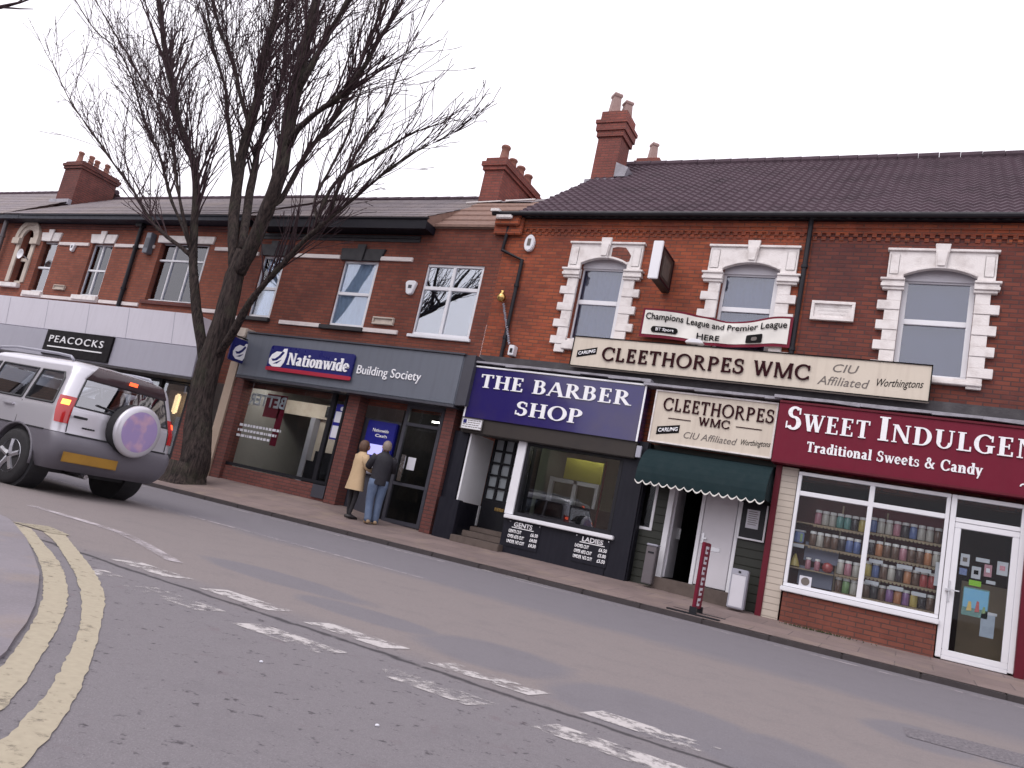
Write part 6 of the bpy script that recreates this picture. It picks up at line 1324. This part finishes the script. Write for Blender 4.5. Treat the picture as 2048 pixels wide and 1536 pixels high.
# ------------------------------------------------------------------ the bare street tree
LIMBS = {
 'T': [(-13.96,12.4,0.25,0.5),(-14.04,12.4,0.6,0.42),(-14.16,12.4,1.15,0.38),(-14.39,12.4,2.04,0.35),(-14.45,12.4,2.86,0.34),(-14.39,12.4,3.64,0.31),(-14.4,12.4,4.43,0.28),(-14.44,12.4,5.17,0.26),(-14.47,12.4,5.67,0.23)],
 'L1': [(-14.45,12.4,2.62,0.2),(-14.91,12.3,3.57,0.15),(-15.25,12.2,4.31,0.13),(-15.53,12.1,5.13,0.12),(-15.78,12.0,6.1,0.11),(-15.85,11.9,6.76,0.105),(-16.09,11.8,7.49,0.1),(-16.64,11.8,8.17,0.095),(-17.28,11.8,8.91,0.09),(-17.7,11.8,9.64,0.085),(-18.24,11.8,10.34,0.08),(-18.76,11.8,11.21,0.075),(-19.52,11.8,12.58,0.07),(-20.17,11.8,13.79,0.06)],
 'L1b': [(-15.56,12.1,5.26,0.06),(-15.76,12.0,5.42,0.05),(-16.45,11.9,5.74,0.05),(-17.13,11.8,6.13,0.045),(-18.16,11.8,6.96,0.035),(-18.97,11.7,7.57,0.03),(-19.85,11.7,8.2,0.027),(-20.63,11.6,8.79,0.023),(-21.74,11.6,9.59,0.018),(-23.18,11.6,10.88,0.01)],
 'L1c': [(-15.73,12.1,5.51,0.06),(-16.41,12.2,6.12,0.045),(-17.27,12.3,6.9,0.04),(-17.85,12.4,7.5,0.038),(-18.41,12.4,8.23,0.035),(-18.98,12.4,8.8,0.033),(-19.58,12.4,9.4,0.03),(-20.73,12.5,10.71,0.026),(-21.88,12.5,11.79,0.022),(-23.33,12.5,12.62,0.017),(-24.92,12.5,13.88,0.012)],
 'L1d': [(-15.6,12.1,5.26,0.06),(-15.74,11.8,5.88,0.045),(-15.99,11.6,6.55,0.04),(-16.26,11.5,7.15,0.035),(-16.57,11.4,7.89,0.032),(-17.44,11.4,8.88,0.03),(-18.33,11.4,9.65,0.028),(-19.24,11.4,10.45,0.025),(-20.47,11.4,11.49,0.02),(-22.16,11.4,12.97,0.016)],
 'CL': [(-14.39,12.4,4.92,0.2),(-14.82,12.4,5.91,0.17),(-15.25,12.5,7.0,0.15),(-15.59,12.6,8.18,0.145),(-15.61,12.6,9.05,0.14),(-15.63,12.6,9.93,0.13),(-15.82,12.6,10.84,0.12),(-15.84,12.6,11.75,0.1),(-15.94,12.6,12.69,0.09),(-16.25,12.6,13.94,0.08)],
 'CLa': [(-15.33,12.5,7.25,0.06),(-16.09,12.6,8.55,0.05),(-16.67,12.7,9.48,0.045),(-17.11,12.7,10.38,0.04),(-17.86,12.7,11.35,0.035),(-18.43,12.7,12.33,0.03),(-19.46,12.7,13.91,0.02)],
 'CLb': [(-15.59,12.6,9.01,0.06),(-16.04,12.4,9.82,0.05),(-16.59,12.4,10.72,0.045),(-17.25,12.2,11.68,0.035),(-17.92,12.2,12.66,0.03),(-18.44,12.2,13.51,0.02)],
 'CR': [(-14.33,12.4,5.11,0.24),(-14.03,12.3,5.76,0.21),(-13.77,12.2,6.59,0.19),(-13.57,12.1,7.42,0.19),(-13.66,12.1,8.22,0.19),(-13.68,12.0,9.13,0.18),(-13.69,12.0,9.95,0.15),(-13.79,12.0,10.79,0.13),(-13.83,12.0,11.93,0.11),(-13.94,12.0,13.05,0.09)],
 'CM': [(-14.43,12.4,5.67,0.1),(-15.16,12.8,7.13,0.1),(-15.35,12.9,7.86,0.09),(-15.58,13.0,8.69,0.07),(-15.65,13.1,9.64,0.055),(-15.56,13.1,10.51,0.05),(-15.69,13.1,11.4,0.045),(-15.97,13.1,12.47,0.04),(-16.18,13.1,13.87,0.03)],
 'CRb': [(-13.54,12.1,8.16,0.09),(-13.16,11.9,8.43,0.07),(-12.45,11.7,8.74,0.06),(-12.01,11.6,8.87,0.06),(-11.64,11.6,9.23,0.06),(-11.26,11.5,9.7,0.05),(-11.08,11.5,10.24,0.04),(-10.72,11.4,10.78,0.03),(-10.58,11.4,11.5,0.02)],
 'CRc': [(-13.64,12.2,6.71,0.08),(-13.6,12.4,7.04,0.065),(-13.56,12.7,8.28,0.06),(-13.37,12.9,9.0,0.06),(-13.12,13.0,9.82,0.055),(-12.97,13.0,10.64,0.05),(-12.93,13.1,11.53,0.04),(-12.79,13.1,12.63,0.03)],
 'CRd': [(-13.68,12.0,9.39,0.09),(-13.28,11.9,10.07,0.07),(-13.1,11.9,10.7,0.06),(-12.67,11.8,11.49,0.05),(-12.51,11.8,12.38,0.04)],
 'R': [(-14.29,12.4,3.05,0.16),(-13.79,12.2,3.54,0.13),(-13.32,12.0,4.21,0.105),(-12.95,11.9,4.62,0.1),(-12.41,11.8,5.15,0.09),(-11.92,11.7,5.61,0.08),(-11.41,11.6,5.97,0.07),(-10.82,11.5,6.36,0.055),(-10.12,11.4,6.86,0.04),(-9.36,11.3,7.32,0.027),(-8.67,11.2,7.55,0.018),(-8.3,11.2,7.73,0.01)],
 'Ra': [(-11.69,11.7,5.82,0.05),(-11.68,11.8,6.74,0.04),(-11.45,11.9,7.27,0.035),(-10.73,11.9,7.69,0.03),(-9.99,11.9,8.14,0.022),(-9.31,11.9,8.34,0.012)],
 'Rb': [(-11.3,11.6,6.08,0.045),(-11.14,11.5,6.7,0.035),(-10.89,11.4,7.21,0.03),(-10.7,11.4,7.75,0.027),(-10.37,11.4,8.45,0.022),(-10.28,11.4,9.25,0.015),(-10.17,11.4,9.78,0.01)],
 'Rc': [(-11.45,11.6,5.91,0.04),(-11.99,11.8,6.63,0.035),(-11.96,12.0,7.56,0.03),(-11.73,12.0,8.39,0.025),(-11.83,12.1,9.32,0.02),(-11.71,12.1,10.18,0.014)],
}
LIMBS['T'][0] = (-14.2,12.4,-.05,.46)
for k_ in ('T','R'): LIMBS[k_] = [(a,b,c,r*.80) for a, b, c, r in LIMBS[k_]]
for k_, r0 in (('CR',(.15,.165,.16)),('CL',(.12,.13,.13)),('L1',(.12,.12,.115)),('R',(.08,.10,.08))): LIMBS[k_] = [(*p[:3], r0[i]) if i < 3 else (*p[:3], p[3]*.85) for i, p in enumerate(LIMBS[k_])]
random.seed(21)
def spline(P, n=4):             # smooth a limb (x, y, z, r)
    out = []
    for i in range(len(P)-1):
        p0, p1, p2, p3 = P[max(i-1,0)], P[i], P[i+1], P[min(i+2,len(P)-1)]
        for j in range(n):
            t = j/n; out.append(tuple(.5*((2*p1[c])+(-p0[c]+p2[c])*t+(2*p0[c]-5*p1[c]+4*p2[c]-p3[c])*t*t+(-p0[c]+3*p1[c]-3*p2[c]+p3[c])*t**3) for c in range(4)))
    out.append(P[-1]); return out
tree = thing('bare_tree', (-14.3, 12.4, .25), 'tall bare street tree with dark forked trunk beside the grey bank sign', 'tree')
tr_mb, tw_mb = MB(), MB()
RND = random.Random(77)
def twig(p, d, L, r, lvl, up):
    n = max(3, int(L/.25)); pts, rad = [p], [r]; d = d.normalized(); q = Vector(p)
    for i in range(n):
        d = (d+Vector((RND.gauss(0,.055), RND.gauss(0,.055), RND.gauss(0,.05)+up))).normalized(); q = q+d*(L/n); pts.append(q.copy()); rad.append(max(.0075, r*(1-(i+1)/n*.75)))
        if lvl < 3 and i >= 1 and RND.random() < (.50, .42, .25)[lvl]:
            ax = Vector((RND.uniform(-1,1), RND.uniform(-1,1), RND.uniform(-.3,.3))).cross(d)
            if ax.length > .1:
                dd = Matrix.Rotation(RND.uniform(.3,.62), 3, ax.normalized()) @ d
                twig(q.copy(), dd, L*RND.uniform(.3,.55), rad[-1]*.66, lvl+1, up*.8)
    tw_mb.tube(pts, rad, 4 if r > .012 else 3, cap=False)
for nm, P in LIMBS.items():
    S = spline(P)
    rr = [q[3] for q in S]
    if nm == 'T': rr = [r_ if i < len(rr)-5 else r_*(1-.09*(i-len(rr)+6)) for i, r_ in enumerate(rr)]
    tr_mb.tube([q[:3] for q in S], rr, 14 if max(rr) > .1 else 8)
    if nm == 'T': continue
    tot = len(S); start = {'CL':.25,'CR':.25,'R':.25,'L1':.3}.get(nm, .2)
    for i, q in enumerate(S[:-1]):
        if i/tot < start: continue
        nb = 2 if nm in ('L1b','L1c','L1d') or nm in ('CL','CR','L1','R','CRb','CRc','CM','CRd','CLa','CLb') else 1
        if RND.random() < .5: nb += 1
        t = (Vector(S[i+1][:3])-Vector(q[:3])).normalized()
        for k in range(nb):
            if RND.random() < .12: continue
            az = RND.uniform(0, 2*math.pi); out_ = Vector((math.cos(az)*1.0, math.sin(az)*.8, .0)); d_ = (t*1.0+out_*RND.uniform(.25,.62)+Vector((0,0,.25))).normalized()
            L = RND.uniform(1.2, 3.2)*(1 if q[3] > .03 else .6)*(.66 if nm[0] == 'R' else .75 if nm in ('CRb','CRc','CRd') else 1); twig(Vector(q[:3]), d_, L, min(.03, q[3]*.42), 0 if L > 1.1 else 1, .035)
    e = S[-1]; t = (Vector(e[:3])-Vector(S[-3][:3])).normalized()
    for k in range(3): twig(Vector(e[:3]), (t+Vector((RND.gauss(0,.25),RND.gauss(0,.25),.1))), RND.uniform(.9,1.8)*(.4 if nm[0] == 'R' else 1), max(.008, e[3]*.8), 0, .03)
random.seed(5)
# knobbly surface on the stem
tr = tr_mb.build('trunk', M['bark'], tree, smooth=True)
for v in tr.data.vertices:
    p = v.co; n_ = math.sin(p.x*31+p.z*3.1)*math.sin(p.y*27-p.z*2.3)+.6*math.sin(p.z*9+p.x*13); v.co = p+v.normal*.009*n_
tw_mb.build('crown', M['twig'], tree, smooth=True, fix=False)
rt = MB().lathe((-14.2,12.4,.0), [(.66,0),(.58,.12),(.50,.24),(.45,.40),(.42,.62)], 18)
rt.v = [(x+.05*math.sin(math.atan2(y-12.4,x+14.2)*5)*(1-z/.62), y+.05*math.cos(math.atan2(y-12.4,x+14.2)*4)*(1-z/.62), z) for x, y, z in rt.v]
rt.build('root_flare', M['bark'], tree, smooth=True)
# a second tree stands just out of frame on the near pavement; only twig ends reach into the picture
t2 = thing('bare_tree', (-13.2, 2.6, 0), 'bare tree reaching one thin branch into the top left corner of the view', 'tree')
MB().tube([(-13.2,2.6,0),(-13.1,2.7,2),(-13.0,2.9,4),(-12.9,3.2,5.2)], [.24,.2,.16,.12], 12).tube([(-12.9,3.2,5.2),(-12.9,3.6,6.4),(-13.3,3.8,8)], [.1,.07,.03], 8).tube([(-12.95,3.0,4.6),(-13.4,2.6,6),(-13.8,2.3,7.6)], [.09,.06,.03], 8).build('trunk', M['bark'], t2, smooth=True)
tw_mb = MB()
tw_mb.tube([(-12.9,3.2,5.2),(-12.75,4.0,5.75),(-12.4,4.6,6.02),(-11.69,5.0,6.17),(-11.23,5.0,6.18),(-10.85,5.0,6.22)], [.06,.04,.034,.026,.014,.006], 6).tube([(-11.69,5.0,6.17),(-11.2,5.0,6.08),(-10.9,5.02,6.05)], [.016,.01,.005], 5).tube([(-11.3,5.0,6.18),(-11.0,5.0,6.32),(-10.7,5.05,6.5)], [.01,.007,.004], 5)
for k in range(14): twig(Vector((-12.95,3.4,5.6+.15*k)), Vector((-.6+RND.random()*.6,RND.uniform(-.8,.2),.8)), 1.2, .02, 1, .03)
tw_mb.build('crown', M['twig'], t2, smooth=True, fix=False)

# ------------------------------------------------------------------ the other side of the street, seen only in the window glass
def block(x0, x1, label):
    o = thing('corner_building', ((x0+x1)/2, -3, 0), label, 'building')
    H_, yf = 6.2, .9; hol = []; x = x0+1.2
    while x+1.2 < x1: hol.append((x,x+1.0,3.7,5.3)); x += 2.4
    mb = MB()
    xs = sorted({x0,x1,*[h[0] for h in hol],*[h[1] for h in hol]}); zs = [0,3.7,5.3,H_]
    for a, b in zip(xs, xs[1:]):
        for c, d in zip(zs, zs[1:]):
            if any(h[0] < (a+b)/2 < h[1] and h[2] < (c+d)/2 < h[3] for h in hol): continue
            mb.face([(a,yf,c),(b,yf,c),(b,yf,d),(a,yf,d)])
    mb.box(x0,x1,-7,yf-.3,0,H_); mb.build('wall', M['brick_opp'], o)
    for h in hol: f = MB().box(h[0],h[1],yf-.12,yf-.04,h[2],h[2]+.08).box(h[0],h[1],yf-.12,yf-.04,h[3]-.08,h[3]).box(h[0],h[0]+.08,yf-.12,yf-.04,h[2]+.08,h[3]-.08).box(h[1]-.08,h[1],yf-.12,yf-.04,h[2]+.08,h[3]-.08).build('window', M['upvc'], o); MB().face([(h[0],yf-.1,h[2]),(h[1],yf-.1,h[2]),(h[1],yf-.1,h[3]),(h[0],yf-.1,h[3])]).build('pane', M['dark_room'], f)
    MB().prism([(x0-.2,H_),(x1+.2,H_),(x1-1.5,H_+1.6),(x0+1.5,H_+1.6)], -6.8, yf+.1).build('roof', M['tile'], o)
    MB().box(x0+.2,x1-.2,yf+.001,yf+.06,.4,2.9).build('shop_front', M['dark_room'], o)
block(-34, -14.5, 'pale brick corner building across the street, seen only as a reflection'); block(6.5, 24, 'pale brick shop building across the street to the right, seen only as a reflection')
# ------------------------------------------------------------------ weeds at the foot of the wall, scraps on the road
M['weed'] = paint('weed', (.06,.075,.03), .8, .5, (.10,.09,.04), 9)
rnd = random.Random(8); mb = MB()
for k in range(160):
    x = rnd.gauss(-1.05, .28); y = 13.36+rnd.uniform(-.06,.0); z = zp(x, 13.4); a = rnd.uniform(0, 6.28); l = rnd.uniform(.02,.06)
    mb.face([(x,y,z),(x+.012,y,z),(x+.006+l*.6*math.cos(a),y-l*.5,z+l)])
o = mb.build('weeds', M['weed'], None, fix=False); o['kind'] = 'stuff'; tag(o, 'low weeds along the foot of the red brick wall under the sweet window', 'weeds')
for (x, y), lab in zip(((-2.42,2.78),(-1.62,2.55),(-2.95,2.0),(-3.15,2.12)), ('white paper scrap on the road left of the other scrap, below the dashes', 'white paper scrap nearest the bottom edge of the road', 'white pebble lying between the two yellow lines', 'white pebble at the inner edge of the yellow lines')):
    m_ = MB().lathe((x,y,.002), [(.003,0),(.009,.001),(.008,.005),(.003,.007)], 6); tag(m_.build('paper_scrap' if 'paper' in lab else 'pebble', M['paper']), lab, 'litter')
